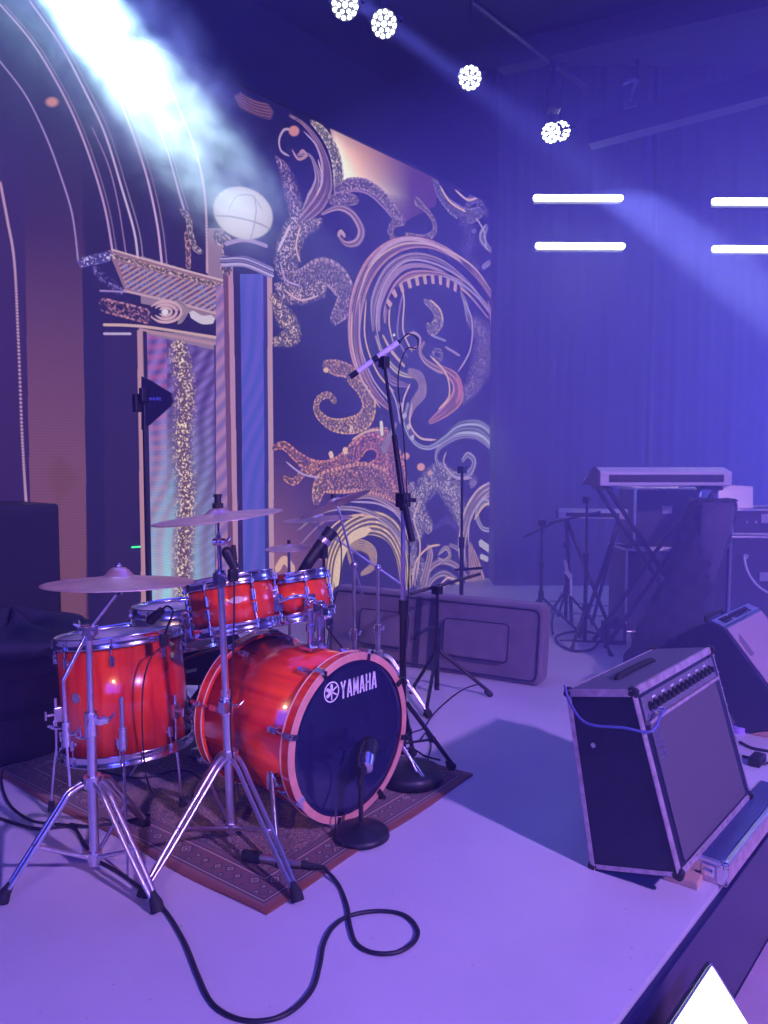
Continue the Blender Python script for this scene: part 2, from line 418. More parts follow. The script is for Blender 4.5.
arcs([(92, 128), (108, 165), (118, 205), (126, 256)], 1.2, (160, 120, 160))
arcs([(75, 20), (105, 70), (128, 122), (146, 175), (157, 225), (162, 268)], 2.2, (210, 170, 210), 5)
arcs([(120, 40), (145, 95), (165, 145), (178, 190), (184, 210)], 2.0, (190, 160, 210), 4)
arcs([(150, 40), (175, 100), (195, 150), (205, 200), (207, 272)], 2.4, (200, 160, 180), 0)
stroke([(180, 210), (188, 218), (190, 232), (195, 248), (202, 252)], 6, 'bead', (200, 170, 180))
stroke([(186, 232), (188, 250), (188, 270)], 5, 'bead', (210, 150, 150))
spot(52, 102, 8, (205, 130, 110), .75, .5)
# cornice
fill(poly([(108, 250), (224, 282), (224, 318), (125, 291)]), c8(150, 108, 120))
m = poly([(118, 262), (224, 290), (224, 315), (126, 288)])
t = .5+.5*np.sin((PXX*.55+PYY*.9)*1.25); img[:] = np.where(m[..., None], c8(205, 150, 135)*t[..., None]+c8(70, 48, 110)*(1-t)[..., None], img)
t2 = m & (nb > .62); fill(t2, c8(120, 150, 220), .5)
stroke([(112, 256), (168, 272), (224, 287)], 4, 'bead', (235, 190, 180), taper=False)
stroke([(112, 250), (168, 266), (224, 281)], 1.6, 'line', (220, 185, 190), taper=False)
stroke([(124, 291), (176, 303), (224, 316)], 2, 'line', (200, 165, 175), taper=False)
fill(poly([(82, 258), (107, 251), (109, 262), (84, 267)]), c8(70, 60, 140)); stroke([(82, 263), (108, 256)], 9, 'speck', (215, 200, 240), (60, 50, 120), taper=False)
stroke([(96, 272), (118, 290)], 10, 'speck', (120, 100, 170), (26, 20, 70), taper=False)
stroke([(100, 291), (125, 292)], 1.5, 'line', (160, 130, 190), taper=False)
# frieze
fill(poly([(104, 296), (224, 320), (224, 338), (108, 326)]), c8(26, 14, 44))
stroke([(106, 306), (130, 312), (145, 316)], 14, 'bead', (190, 130, 140), (26, 14, 44), taper=False)
for rr in (13, 9, 5): stroke([(165+rr*1.25*math.cos(a), 312+rr*.8*math.sin(a)) for a in np.linspace(-2.6, 2.6, 9)], 2.2, 'line', (215, 170, 180))
spot(165, 312, 4, (230, 220, 235), .9)
stroke([(176, 300), (186, 310), (178, 324)], 4, 'ribbon', (215, 180, 190))
stroke([(190, 313), (202, 320), (214, 319)], 7, 'line', (215, 200, 215))
stroke([(104, 325), (145, 327), (224, 339)], 2.4, 'line', (215, 175, 170), taper=False)
stroke([(104, 334), (130, 334)], 2, 'line', (200, 180, 210), taper=False)
stroke([(140, 330), (224, 346)], 3, 'line', (185, 140, 150), taper=False)
# panel with moire and the beaded column
pm = poly([(146, 334), (214, 350), (218, 640), (152, 645)])
u = (PYY-335)/275
mo = .5+.5*np.sin(PXX*.42+np.sin(PYY*.05)*2.4+PYY*.09); mo2 = .5+.5*np.sin((PYY*.62+((PXX-150)**2)*.004)*1.0)
base = c8(100, 72, 150)[None, None]*(1-mo[..., None])+c8(150, 120, 205)[None, None]*mo[..., None]
base = base*(1-.4*mo2[..., None])+c8(230, 110, 150)[None, None]*(.4*mo2*(np.abs(PXX-153) < 14))[..., None]
br = np.clip((u-.25)*1.5, 0, 1)*np.clip(1-np.abs(PXX-170)/60, 0, 1)
base = base*(1-br[..., None])+(c8(165, 232, 245)[None, None]*(.45+.55*mo[..., None])+c8(235, 175, 215)[None, None]*(.5*(1-mo))[..., None])*br[..., None]
base = base*(.7+.3*np.clip(1.5*np.sin(ii*2.1)*.5+.6, 0, 1))[..., None]
img[:] = np.where(pm[..., None], base, img)
stroke([(180, 355), (185, 400), (182, 440), (186, 500), (183, 560), (184, 600)], 24, 'speck', (225, 190, 165), (88, 60, 96), taper=False)
stroke([(180, 350), (186, 400), (182, 440), (187, 500), (182, 560), (184, 600)], 12, 'speck', (250, 225, 200), (110, 74, 84), taper=False, amt=.7)
fill(poly([(214, 345), (216, 345), (220, 640), (216, 640)]), c8(74, 50, 96))
fill(poly([(137, 330), (142, 331), (149, 640), (142, 640)]), c8(190, 140, 150)); fill(poly([(143, 331), (147, 332), (153, 640), (149, 640)]), c8(24, 16, 40))
# pink moire in the light column
mk = (PXX > 216) & (PXX < 232+(PYY-270)*.018) & (PYY > 285); t = .5+.5*np.sin(PYY*.35+PXX*.4)
img[:] = np.where(mk[..., None], c8(178, 130, 170)*t[..., None]+c8(128, 100, 165)*(1-t)[..., None], img)
# blue pilaster
s0 = (PYY-265)*.018
fill((PXX > 223+s0) & (PXX < 228+s0) & (PYY > 250), c8(110, 66, 90))
fill((PXX > 228+s0) & (PXX < 233+s0) & (PYY > 250), c8(190, 140, 165))
fill((PXX > 233+s0) & (PXX < 273+s0*.4) & (PYY > 252), c8(30, 20, 60))
bl = (PXX > 240+s0*.6) & (PXX < 263+s0*.4) & (PYY > 274)
t = .5+.5*np.sin(PXX*.5+PYY*.13+np.sin(PYY*.03)*4); cb = c8(70, 84, 190)*(1-t*.5)[..., None]+c8(120, 90, 210)*(t*.5)[..., None]
img[:] = np.where(bl[..., None], cb, img)
fill((PXX > 263+s0*.5) & (PXX < 267+s0*.5) & (PYY > 270), c8(40, 40, 110)); fill((PXX > 267+s0*.4) & (PXX < 272+s0*.4) & (PYY > 268), c8(196, 150, 160))
stroke([(219, 238), (228, 246), (226, 268)], 12, 'bead', (200, 165, 175), (70, 50, 80), taper=False)
stroke([(224, 262), (245, 262), (270, 272)], 9, 'metal', (200, 180, 225), (60, 50, 120), taper=False)
stroke([(228, 250), (250, 250), (266, 258)], 10, 'line', (42, 30, 80), taper=False)
stroke([(226, 244), (245, 240), (266, 246)], 3, 'line', (170, 140, 190), taper=False)
# marble ball on the pilaster
th = R(28); ex = (PXX-243)*math.cos(th)+(PYY-213)*math.sin(th); ey = -(PXX-243)*math.sin(th)+(PYY-213)*math.cos(th)
e = np.sqrt((ex/32)**2+(ey/26)**2); a = np.clip((1-e)*14, 0, 1)
cb = c8(226, 214, 222)*(1-.22*np.clip(e, 0, 1)**3)[..., None]*(.9+.15*nbig)[..., None]; img[:] = img*(1-a[..., None])+cb*a[..., None]
stroke([(214, 216), (232, 217), (254, 222), (270, 229)], 1.1, 'line', (150, 130, 150)); stroke([(254, 196), (256, 210), (253, 230), (250, 240)], 1.0, 'line', (160, 140, 160)); stroke([(228, 212), (236, 197), (252, 196), (262, 210)], 1.0, 'line', (170, 155, 180))

# ornament field on the right
Rz = PXX > 274
fill(Rz, c8(15, 8, 44))
g = np.clip((PYY-440)/130, 0, 1)*np.clip((345-PXX)/70, 0, 1)*Rz; img[:] = img*(1-g[..., None])+c8(150, 96, 110)*g[..., None]
g = np.clip(1-np.sqrt(((PXX-440)/90)**2+((PYY-330)/120)**2), 0, 1)*.5; img[:] = img*(1-g[..., None])+c8(40, 30, 90)*g[..., None]
gm = poly([(328, 120), (440, 172), (436, 206), (404, 222), (388, 196), (366, 184), (340, 186), (337, 160)])
d = np.sqrt(((PXX-345)/1.0)**2+((PYY-165)/.8)**2)/72; dl = np.clip(1-d, 0, 1); 
edge = np.clip(np.exp(-np.abs(PYY-184-(PXX-352)*.22)/13)*np.clip((412-PXX)/60, 0, 1)+np.exp(-np.abs(PXX-336-(PYY-140)*.12)/9)*np.clip((PYY-122)/30, 0, 1), 0, 1)
gl = c8(90, 48, 96)[None, None]*(1-dl[..., None])+c8(250, 170, 130)[None, None]*dl[..., None]**1.5+c8(255, 240, 215)[None, None]*(edge*1.1)[..., None]
img[:] = np.where(gm[..., None], gl, img)
st = [
 # top left acanthus
 ([(240,92),(246,100),(252,101)],1.2,'line',(150,130,190)), ([(236,98),(255,108),(272,112)],12,'grooves',(150,96,110)),
 ([(276,158),(285,172),(292,195),(296,225)],[3,14,18,10],'speck',(190,150,190)),
 ([(292,130),(284,130),(279,140),(281,151),(289,156)],1.6,'line',(190,160,190)),
 ([(298,155),(309,155),(315,166),(318,182),(312,200),(303,212)],[2,2,4,8,12,4],'ribbon',(205,165,205)),
 ([(292,150),(298,159),(306,156),(303,151),(299,154)],2,'line',(190,140,150)),
 ([(290,116),(303,124),(316,140),(325,162),(326,185),(318,203),(300,222)],[2,3,5,8,12,12,6],'ribbon',(190,140,170)),
 ([(312,122),(324,134),(334,152),(338,172),(338,192)],[4,9,11,11,8],'bead',(230,205,190)),
 ([(336,190),(350,184),(366,185),(381,195),(393,210),(403,222)],[5,8,8,8,8,5],'bead',(200,160,190)),
 ([(336,198),(352,191),(368,194),(382,206),(394,220)],1.6,'line',(160,120,160)),
 ([(328,200),(343,196),(356,200),(344,203),(330,203)],5,'bead',(190,150,180)),
 ([(322,214),(338,208),(352,214),(361,230),(357,242),(346,244),(338,236)],[2,4,6,8,6,4,2],'metal',(215,165,190)),
 ([(338,236),(341,232),(345,237)],3,'line',(200,160,180)),
 ([(303,205),(290,228),(283,262),(290,278)],[4,12,20,16],'speck',(200,170,200)),
 ([(320,222),(300,232),(292,250),(290,275)],[6,14,18,14],'speck',(205,170,190)),
 ([(284,275),(300,282),(322,272),(338,280),(346,300),(334,320)],[8,18,20,22,20,8],'bead',(190,150,175)),
 ([(276,285),(290,296),(312,292),(326,286)],14,'speck',(215,175,185)),
 ([(274,300),(286,320),(292,335),(276,342)],[10,22,18,8],'speck',(230,190,170)),
 ([(278,250),(284,238),(290,225)],2,'line',(220,190,220)),
 # hook garlands
 ([(403,222),(394,224),(390,232),(395,240)],5,'bead',(190,150,170)),
 ([(417,202),(424,208),(433,220),(434,232),(424,238),(406,234)],[6,4,4,4,4,2],'bead',(200,160,175)),
 # big swirl
 ([(494,302),(478,278),(455,256),(425,243),(395,246),(370,268),(356,305),(355,350),(368,385),(388,408)],[2,3,4,6,10,13,14,12,9,3],'ribbon',(215,150,165)),
 ([(462,262),(440,248),(412,239),(388,246),(368,266)],2.2,'line',(210,170,210)),
 ([(490,312),(470,285),(442,262),(412,256),(388,270),(374,300),(373,330)],[1.5,2,3,4,7,7,2],'metal',(190,150,185)),
 ([(488,318),(466,292),(438,270),(410,266),(392,278),(379,305),(379,330)],[1,2,2,3,4,5,2],'line',(170,130,170)),
 ([(462,282),(438,274),(412,274),(396,286),(386,308),(385,322)],[2,3,4,5,4,2],'metal',(215,150,180)),
 ([(496,322),(478,298),(458,282),(440,276)],1.6,'line',(170,150,210)),
 ([(404,290),(399,312),(398,338),(408,358)],1.6,'line',(140,110,170)),
 ([(461,292),(466,306),(467,320)],[2,5,2],'metal',(190,170,215)),
 ([(424,301),(434,308),(439,320),(432,330),(428,326)],[2,7,9,8,4],'bead',(200,170,190)),
 ([(376,337),(384,356),(398,372),(412,377)],[2,4,4,2],'metal',(235,205,195)),
 ([(383,336),(392,352),(404,366)],[1.5,2.5,1.5],'line',(215,170,160)),
 ([(385,368),(392,381),(408,386)],[2,6,2],'ribbon',(170,130,190)),
 ([(404,338),(413,333),(420,338),(418,347),(409,349)],1.6,'line',(190,150,190)),
 ([(424,343),(420,352),(426,362),(440,370),(452,372)],[2,3,4,5,2],'metal',(210,160,170)),
 ([(434,350),(441,352),(440,360),(433,358),(434,350)],2.6,'bead',(180,150,190)),
 ([(432,336),(446,341)],1.5,'line',(150,140,200)), ([(445,347),(460,356)],1.5,'line',(170,140,180)),
 ([(470,322),(482,335),(483,358),(474,382),(464,398)],[8,20,22,16,8],'speck',(170,140,195)),
 ([(488,300),(492,330),(492,350)],2,'line',(170,110,140)),
 ([(441,368),(455,380),(457,396),(446,410),(430,422)],[3,9,12,8,3],'ribbon',(225,140,140)),
 ([(410,372),(420,378),(422,392),(413,405),(409,420)],[5,8,9,6,2],'grooves',(205,160,190)),
 ([(457,378),(460,392),(456,404)],[2,4,1],'line',(200,110,110)),
 # silver ribbon
 ([(408,404),(405,424),(414,442),(428,448),(444,440),(460,430),(480,430),(494,442)],[2,3,3,3,5,9,11,10],'metal',(190,190,240)),
 ([(494,452),(476,438),(456,438),(438,450),(438,464),(452,474),(468,474),(474,462),(468,455),(463,460)],[2,2,3,3,3,4,5,5,4,3],'metal',(185,170,225)),
 ([(470,476),(476,480),(472,486),(469,480)],3,'bead',(150,130,190)),
 # golden beast
 ([(326,366),(336,368),(350,372),(357,380)],[8,12,10,6],'bead',(225,160,120)),
 ([(350,380),(362,390),(369,405),(364,420),(348,426),(330,424),(317,412),(318,400),(328,395),(334,401)],[6,11,14,14,12,9,6,5,5,5],'bead',(235,175,115)),
 ([(274,448),(284,446),(296,456),(312,468),(330,470),(346,462),(358,448),(372,436),(386,432)],[4,7,8,13,15,16,14,10,6],'bead',(235,150,110)),
 ([(284,478),(294,482),(304,472),(314,466)],[3,6,6,4],'bead',(240,160,105)),
 ([(354,462),(362,446),(374,442),(382,452),(378,466),(364,470)],11,'bead',(235,140,120)),
 ([(316,500),(322,484),(342,480),(364,478),(384,484),(402,500)],[8,16,20,22,20,8],'bead',(235,160,120)),
 ([(384,434),(392,450),(396,470),(404,494)],[8,14,20,10],'bead',(225,140,120)),
 ([(381,421),(382,436)],3,'line',(240,220,220)), ([(396,424),(384,448)],[2,7],'grooves',(200,170,200)), ([(352,426),(350,432)],3,'line',(230,190,180)),
 ([(399,402),(404,415),(410,430),(413,440)],4,'dots',(200,180,220)),
 ([(316,486),(318,500)],7,'speck',(245,190,150)), ([(344,448),(346,454)],4,'line',(245,200,170)), ([(330,452),(332,458)],4,'line',(245,200,170)),
 # silver beaded mass
 ([(412,488),(416,508),(428,526)],[8,18,10],'speck',(220,190,210)),
 ([(414,516),(424,490),(440,478),(454,496),(460,520)],[10,18,20,20,10],'speck',(215,190,215)),
 ([(428,482),(436,472),(442,480)],10,'speck',(180,160,200)), ([(418,540),(420,522)],10,'speck',(190,170,200)),
 # bottom arches
 ([(330,590),(333,560),(346,535),(368,523),(390,530),(402,552),(406,585)],[16,18,18,17,16,14,10],'grooves',(250,205,150)),
 ([(336,588),(340,558),(352,538),(370,530)],7,'line',(240,205,170)),
 ([(298,530),(326,511),(360,510),(390,526),(410,556),(415,585)],[1,3,4,4,3,2],'metal',(200,170,200)),
 ([(340,502),(370,497),(394,508),(410,524)],[1,3,4,1],'metal',(215,170,185)),
 ([(300,545),(324,522),(352,516)],1.5,'line',(150,110,150)),
 ([(352,566),(350,552),(360,545),(372,552),(372,566),(362,574)],[3,6,8,8,7,3],'grooves',(240,190,140)),
 ([(276,572),(284,560),(294,572)],6,'line',(230,180,150)),
 ([(408,520),(414,545),(412,575)],6,'speck',(200,180,220)), ([(414,560),(424,580),(420,600)],14,'speck',(180,160,205)),
 ([(433,530),(446,520),(458,530),(458,545)],[2,4,4,2],'line',(60,45,110)),
 ([(424,598),(432,580),(446,574),(462,588),(466,600)],[2,4,4,4,2],'metal',(190,160,200)),
 ([(420,592),(428,572),(440,562),(456,566),(470,584),(474,596)],[2,4,4,4,4,2],'metal',(200,160,190)),
 ([(434,600),(442,586),(452,590),(456,600)],[2,3,3,2],'metal',(180,150,200)),
 ([(424,582),(430,556),(428,546)],[7,6,2],'ribbon',(210,170,190)),
 ([(438,555),(446,548),(450,556),(443,562),(438,558)],3,'metal',(210,180,200)),
 ([(450,545),(462,552),(466,566)],[2,4,2],'metal',(180,150,190)),
 ([(496,484),(480,494),(468,514),(462,540),(462,560)],[5,8,10,8,6],'ribbon',(225,190,205)),
 ([(496,508),(484,502),(477,514),(482,528),(492,530)],[4,4,4,3,3],'metal',(200,190,240)),
 ([(470,545),(474,565),(479,586)],[3,12,14],'grooves',(225,170,170)),
 ([(479,542),(490,550)],4,'line',(200,190,235)), ([(480,556),(488,560)],3,'line',(200,190,235)),
 # top right
 ([(434,178),(440,194),(452,208),(468,216),(480,212)],[4,7,9,9,6],'bead',(160,140,200)),
 ([(466,206),(474,198),(480,204),(488,216)],5,'bead',(140,120,190)),
 ([(460,220),(470,236),(466,256),(476,266)],[6,16,14,6],'speck',(105,90,165)),
 ([(486,228),(482,238),(490,250)],[4,7,3],'metal',(180,165,215)),
 ([(454,185),(462,190)],2,'line',(150,130,190)), ([(482,268),(490,262)],3,'line',(140,120,190)),
]
for s_ in st: stroke(*s_)
fine = [
 [(494,296),(474,268),(446,250),(416,243),(390,249),(368,270),(358,300)], [(493,312),(468,284),(440,266),(412,260),(394,270),(381,292),(376,322),(380,345)],
 [(470,296),(452,283),(430,276),(408,280),(393,296),(389,322),(395,350)], [(352,312),(352,345),(362,380),(380,408)], [(360,296),(360,342),(372,378),(390,402)],
 [(366,300),(365,338),(377,372),(394,392)], [(400,284),(404,300),(403,330),(412,352)], [(464,300),(472,322),(470,350),(458,372)], [(430,356),(446,374),(449,396),(438,410)],
 [(412,404),(410,424),(420,438),(436,440)], [(446,452),(444,464),(456,478),(472,478)], [(430,300),(440,310),(443,322)],
 [(284,290),(300,300),(318,296)], [(280,262),(286,280),(300,286)], [(300,226),(296,246),(300,262)], [(318,160),(322,180),(316,196)], [(304,132),(316,146),(322,168),(320,188)],
 [(412,586),(416,562),(428,548),(440,545)], [(436,592),(448,578),(462,586)], [(404,536),(398,516),(378,504),(350,502)], [(320,560),(330,530),(352,516),(380,518)], [(410,545),(404,525)],
 [(468,545),(470,520),(480,502),(494,494)], [(474,520),(484,506),(494,502)], [(420,500),(414,520),(420,545),(416,580)], [(286,462),(302,474),(320,478)], [(352,440),(366,432),(380,430)],
 [(455,190),(468,200),(480,196)], [(476,218),(484,232),(486,250)], [(440,186),(450,202),(466,212)], [(410,384),(404,398),(402,412)], [(388,384),(396,402),(400,424)]]
for k, f_ in enumerate(fine): stroke(f_, 1.3, 'line', ((225, 180, 190), (190, 160, 215), (235, 185, 160))[k % 3])
stroke([(388,306),(396,292),(410,284),(426,280),(442,281),(458,289)], 5, 'dots', (215, 165, 170), (30, 18, 60), taper=False)
for x, y, r_, c in [(294,131,6,(215,140,130)),(406,456,4,(230,150,120)),(421,467,4.5,(230,160,130)),(430,473,3,(210,160,160)),(394,335,1.6,(240,235,255)),(474,231,3,(110,100,180)),(473,483,4,(130,115,180)),(326,370,3,(240,190,150))]:
    spot(x, y, r_, c)
# fine LED raster lines
img *= (.93+.07*np.sin(ii*math.pi*2/3))[..., None]
rgba = np.ones((H_, W_, 4), np.float32); rgba[..., :3] = np.clip(img, 0, 1)
bi = bpy.data.images.new('screen_picture', W_, H_, float_buffer=True); bi.colorspace_settings.name = 'Non-Color'
bi.pixels.foreach_set(rgba.ravel()); bi.update(); bi.pack()
ms = bpy.data.materials.new('screen_face'); ms.use_nodes = True; nt = ms.node_tree; b = nt.nodes['Principled BSDF']
ti = nt.nodes.new('ShaderNodeTexImage'); ti.image = bi; ti.extension = 'EXTEND'
b.inputs['Base Color'].default_value = (.01, .01, .015, 1); b.inputs['Roughness'].default_value = .55
nt.links.new(ti.outputs['Color'], b.inputs['Emission Color']); b.inputs['Emission Strength'].default_value = .9
wall = thing('screen_wall', 'tall lit video wall behind the drums showing gold scrollwork and a classical arch', 'video wall', (LX-.1, (Y0+Y1)/2, 0))
obj('cabinet', G().box((LX-.08, (Y0+Y1)/2, ZT/2), (.14, Y1-Y0, ZT)), M['black'], wall)
gs = G().add([(LX, Y0, 0), (LX, Y1, 0), (LX, Y1, ZT), (LX, Y0, ZT)], [(0, 1, 2, 3)])
so = obj('screen_face', gs, ms, wall)
uv = so.data.uv_layers.new(name='uv')
for k, c in enumerate([(0, 0), (1, 0), (1, 1), (0, 1)]): uv.data[k].uv = c
obj('edge_frame', G().box((LX-.02, Y1+.012, ZT/2), (.08, .024, ZT)).box((LX-.02, (Y0+Y1)/2, ZT+.012), (.08, Y1-Y0+.04, .024)), M['black'], wall)

# ------------------------------------------------------------------ haze
hz = struct('haze', G().box((-2.6, 4.2, 2.45), (7.2, 11.5, 5.7)), volmat('haze', (.38, .34, 1.0), .017, .1))  # white haze; blue of the light is put into its scatter colour
def plume(name, c, half, quat, dens, scale, fall, seed, thr):
    """a drifting body of smoke: a box of uneven density, thick at its heart and thinning to nothing at its rim"""
    m = bpy.data.materials.new(name); m.use_nodes = True; nt = m.node_tree; nt.nodes.clear()
    e = nt.nodes.new('ShaderNodeVolumeScatter'); o = nt.nodes.new('ShaderNodeOutputMaterial'); e.inputs['Color'].default_value = (.8, .9, 1, 1); e.inputs['Anisotropy'].default_value = .1
    tc = nt.nodes.new('ShaderNodeTexCoord')
    n = nt.nodes.new('ShaderNodeTexNoise'); n.noise_dimensions = '4D'; n.inputs['W'].default_value = seed; n.inputs['Scale'].default_value = scale; n.inputs['Detail'].default_value = 3.5; n.inputs['Distortion'].default_value = .7
    sub = nt.nodes.new('ShaderNodeMapRange'); sub.inputs['From Min'].default_value = thr; sub.inputs['From Max'].default_value = .72
    mp = nt.nodes.new('ShaderNodeMapping'); mp.inputs['Scale'].default_value = [1/h for h in half]
    ln = nt.nodes.new('ShaderNodeVectorMath'); ln.operation = 'LENGTH'
    fr = nt.nodes.new('ShaderNodeMapRange'); fr.interpolation_type = 'SMOOTHSTEP'; fr.inputs['From Min'].default_value = 1.0; fr.inputs['From Max'].default_value = fall
    mu = nt.nodes.new('ShaderNodeMath'); mu.operation = 'MULTIPLY'; mu2 = nt.nodes.new('ShaderNodeMath'); mu2.operation = 'MULTIPLY'; mu2.inputs[1].default_value = dens
    L_ = nt.links.new
    L_(tc.outputs['Object'], n.inputs['Vector']); L_(n.outputs['Fac'], sub.inputs['Value']); L_(tc.outputs['Object'], mp.inputs[0]); L_(mp.outputs[0], ln.inputs[0]); L_(ln.outputs['Value'], fr.inputs['Value'])
    L_(sub.outputs[0], mu.inputs[0]); L_(fr.outputs[0], mu.inputs[1]); L_(mu.outputs[0], mu2.inputs[0]); L_(mu2.outputs[0], e.inputs['Density']); L_(e.outputs[0], o.inputs['Volume'])
    me = bpy.data.meshes.new(name); g = G().box((0, 0, 0), [2*h for h in half]); me.from_pydata(g.v, [], g.f); me.materials.append(m)
    o_ = bpy.data.objects.new(name, me); COL.objects.link(o_); o_.location = c; o_.rotation_mode = 'QUATERNION'; o_.rotation_quaternion = quat
    o_['kind'] = 'stuff'; return o_
bd = (PX(278, 262, -4.6)-B1)
pa = B1 + bd*.56
pl = plume('smoke_plume', pa, (.60, .60, 1.6), bd.to_track_quat('Z', 'Y'), 5.5, 4.2, .2, 1.3, .38)
tag(pl, 'bright blue-white smoke curling down through the near spotlight beam', 'smoke')
bh = struct('haze_bank', G().box((-2.6, 6.35, 1.68), (6.8, 6.2, 3.5)), volmat('haze_bank', (.40, .38, 1.0), .18, .1))  # denser haze, blue light again carried in its colour


# ------------------------------------------------------------------ patterned rug
rc = V((-2.44, 1.80, 0)); RA = R(4.5); RL, RW = 1.62, 1.17
def rug_mat():
    m = mat('patterned_rug', (.2, .06, .05), .9, sheen=.3); nt = m.node_tree; b = nt.nodes['Principled BSDF']; L_ = nt.links.new
    tc = nt.nodes.new('ShaderNodeTexCoord'); sp = nt.nodes.new('ShaderNodeSeparateXYZ'); L_(tc.outputs['UV'], sp.inputs[0])
    def mth(op, a, b_=None):
        n = nt.nodes.new('ShaderNodeMath'); n.operation = op
        for k, x in enumerate((a, b_)):
            if x is None: continue
            if isinstance(x, (int, float)): n.inputs[k].default_value = x
            else: L_(x, n.inputs[k])
        return n.outputs[0]
    def edge(o, half): return mth('SUBTRACT', half, mth('ABSOLUTE', o))
    ed = mth('MINIMUM', edge(sp.outputs[0], RL/2), edge(sp.outputs[1], RW/2))
    def ramp(x, stops, const=True):
        r = nt.nodes.new('ShaderNodeValToRGB'); r.color_ramp.interpolation = 'CONSTANT' if const else 'LINEAR'
        while len(r.color_ramp.elements) > 1: r.color_ramp.elements.remove(r.color_ramp.elements[-1])
        r.color_ramp.elements[0].position = stops[0][0]; r.color_ramp.elements[0].color = (*stops[0][1], 1)
        for p, c in stops[1:]:
            e = r.color_ramp.elements.new(p); e.color = (*c, 1)
        L_(x, r.inputs[0]); return r.outputs[0]
    dk = (.006, .002, .003); rd = (.11, .011, .008); cr = (.48, .27, .17); br = (.20, .055, .028)
    base = ramp(mth('MULTIPLY', ed, 2.0), [(0, br), (.062, dk), (.075, cr), (.083, dk), (.10, rd), (.112, dk), (.245, cr), (.255, dk), (.27, rd), (.30, dk), (.31, rd)])
    vo = nt.nodes.new('ShaderNodeTexVoronoi'); vo.feature = 'F1'; vo.distance = 'MANHATTAN'; vo.inputs['Scale'].default_value = 20; vo.inputs['Randomness'].default_value = .35; L_(tc.outputs['UV'], vo.inputs['Vector'])
    mot = ramp(vo.outputs['Distance'], [(0, cr), (.14, dk), (.25, br), (.33, cr), (.40, dk), (.62, rd)])
    no = nt.nodes.new('ShaderNodeTexNoise'); no.inputs['Scale'].default_value = 26; no.inputs['Detail'].default_value = 2; no.inputs['Distortion'].default_value = 2.5; L_(tc.outputs['UV'], no.inputs['Vector'])
    mot2 = ramp(no.outputs['Fac'], [(0, dk), (.40, br), (.445, cr), (.47, dk), (.53, rd), (.575, cr), (.60, dk), (.68, br)])
    msk = mth('MULTIPLY', mth('GREATER_THAN', ed, .058), mth('LESS_THAN', ed, .121))
    msk2 = mth('GREATER_THAN', ed, .158)
    def mix(f, a, b_):
        n = nt.nodes.new('ShaderNodeMix'); n.data_type = 'RGBA'; L_(f, n.inputs[0]); L_(a, n.inputs[6]); L_(b_, n.inputs[7]); return n.outputs[2]
    c1 = mix(msk, base, mot); c2 = mix(msk2, c1, mot2)
    fin = nt.nodes.new('ShaderNodeTexNoise'); fin.inputs['Scale'].default_value = 400; L_(tc.outputs['UV'], fin.inputs['Vector'])
    bp = nt.nodes.new('ShaderNodeBump'); bp.inputs['Strength'].default_value = .5; bp.inputs['Distance'].default_value = .004; L_(fin.outputs['Fac'], bp.inputs['Height']); L_(bp.outputs[0], b.inputs['Normal'])
    L_(c2, b.inputs['Base Color']); return m
NX, NY = 60, 44; g = G(); vs = []; uvs = []
for j in range(NY+1):
    for i in range(NX+1):
        x = (i/NX-.5)*RL; y = (j/NY-.5)*RW
        wx = x + .006*math.sin(y*9)*(abs(x) > RL/2-.02); wy = y + .007*math.sin(x*8+1)*(abs(y) > RW/2-.02)
        z = .009+.0025*math.sin(x*11)*math.cos(y*9)
        vs.append(V((rc.x+wx*math.cos(RA)-wy*math.sin(RA), rc.y+wx*math.sin(RA)+wy*math.cos(RA), z))); uvs.append((x, y))
g.add(vs, [(j*(NX+1)+i, j*(NX+1)+i+1, (j+1)*(NX+1)+i+1, (j+1)*(NX+1)+i) for j in range(NY) for i in range(NX)], True)
rug = single('rug', g, rug_mat(), 'dark red patterned oriental rug lying under the drum kit', 'rug')
ul = rug.data.uv_layers.new(name='uv')
for lp in rug.data.loops: ul.data[lp.index].uv = uvs[lp.vertex_index]
sm = rug.modifiers.new('thick', 'SOLIDIFY'); sm.thickness = .008; sm.offset = -1
RZ = .011

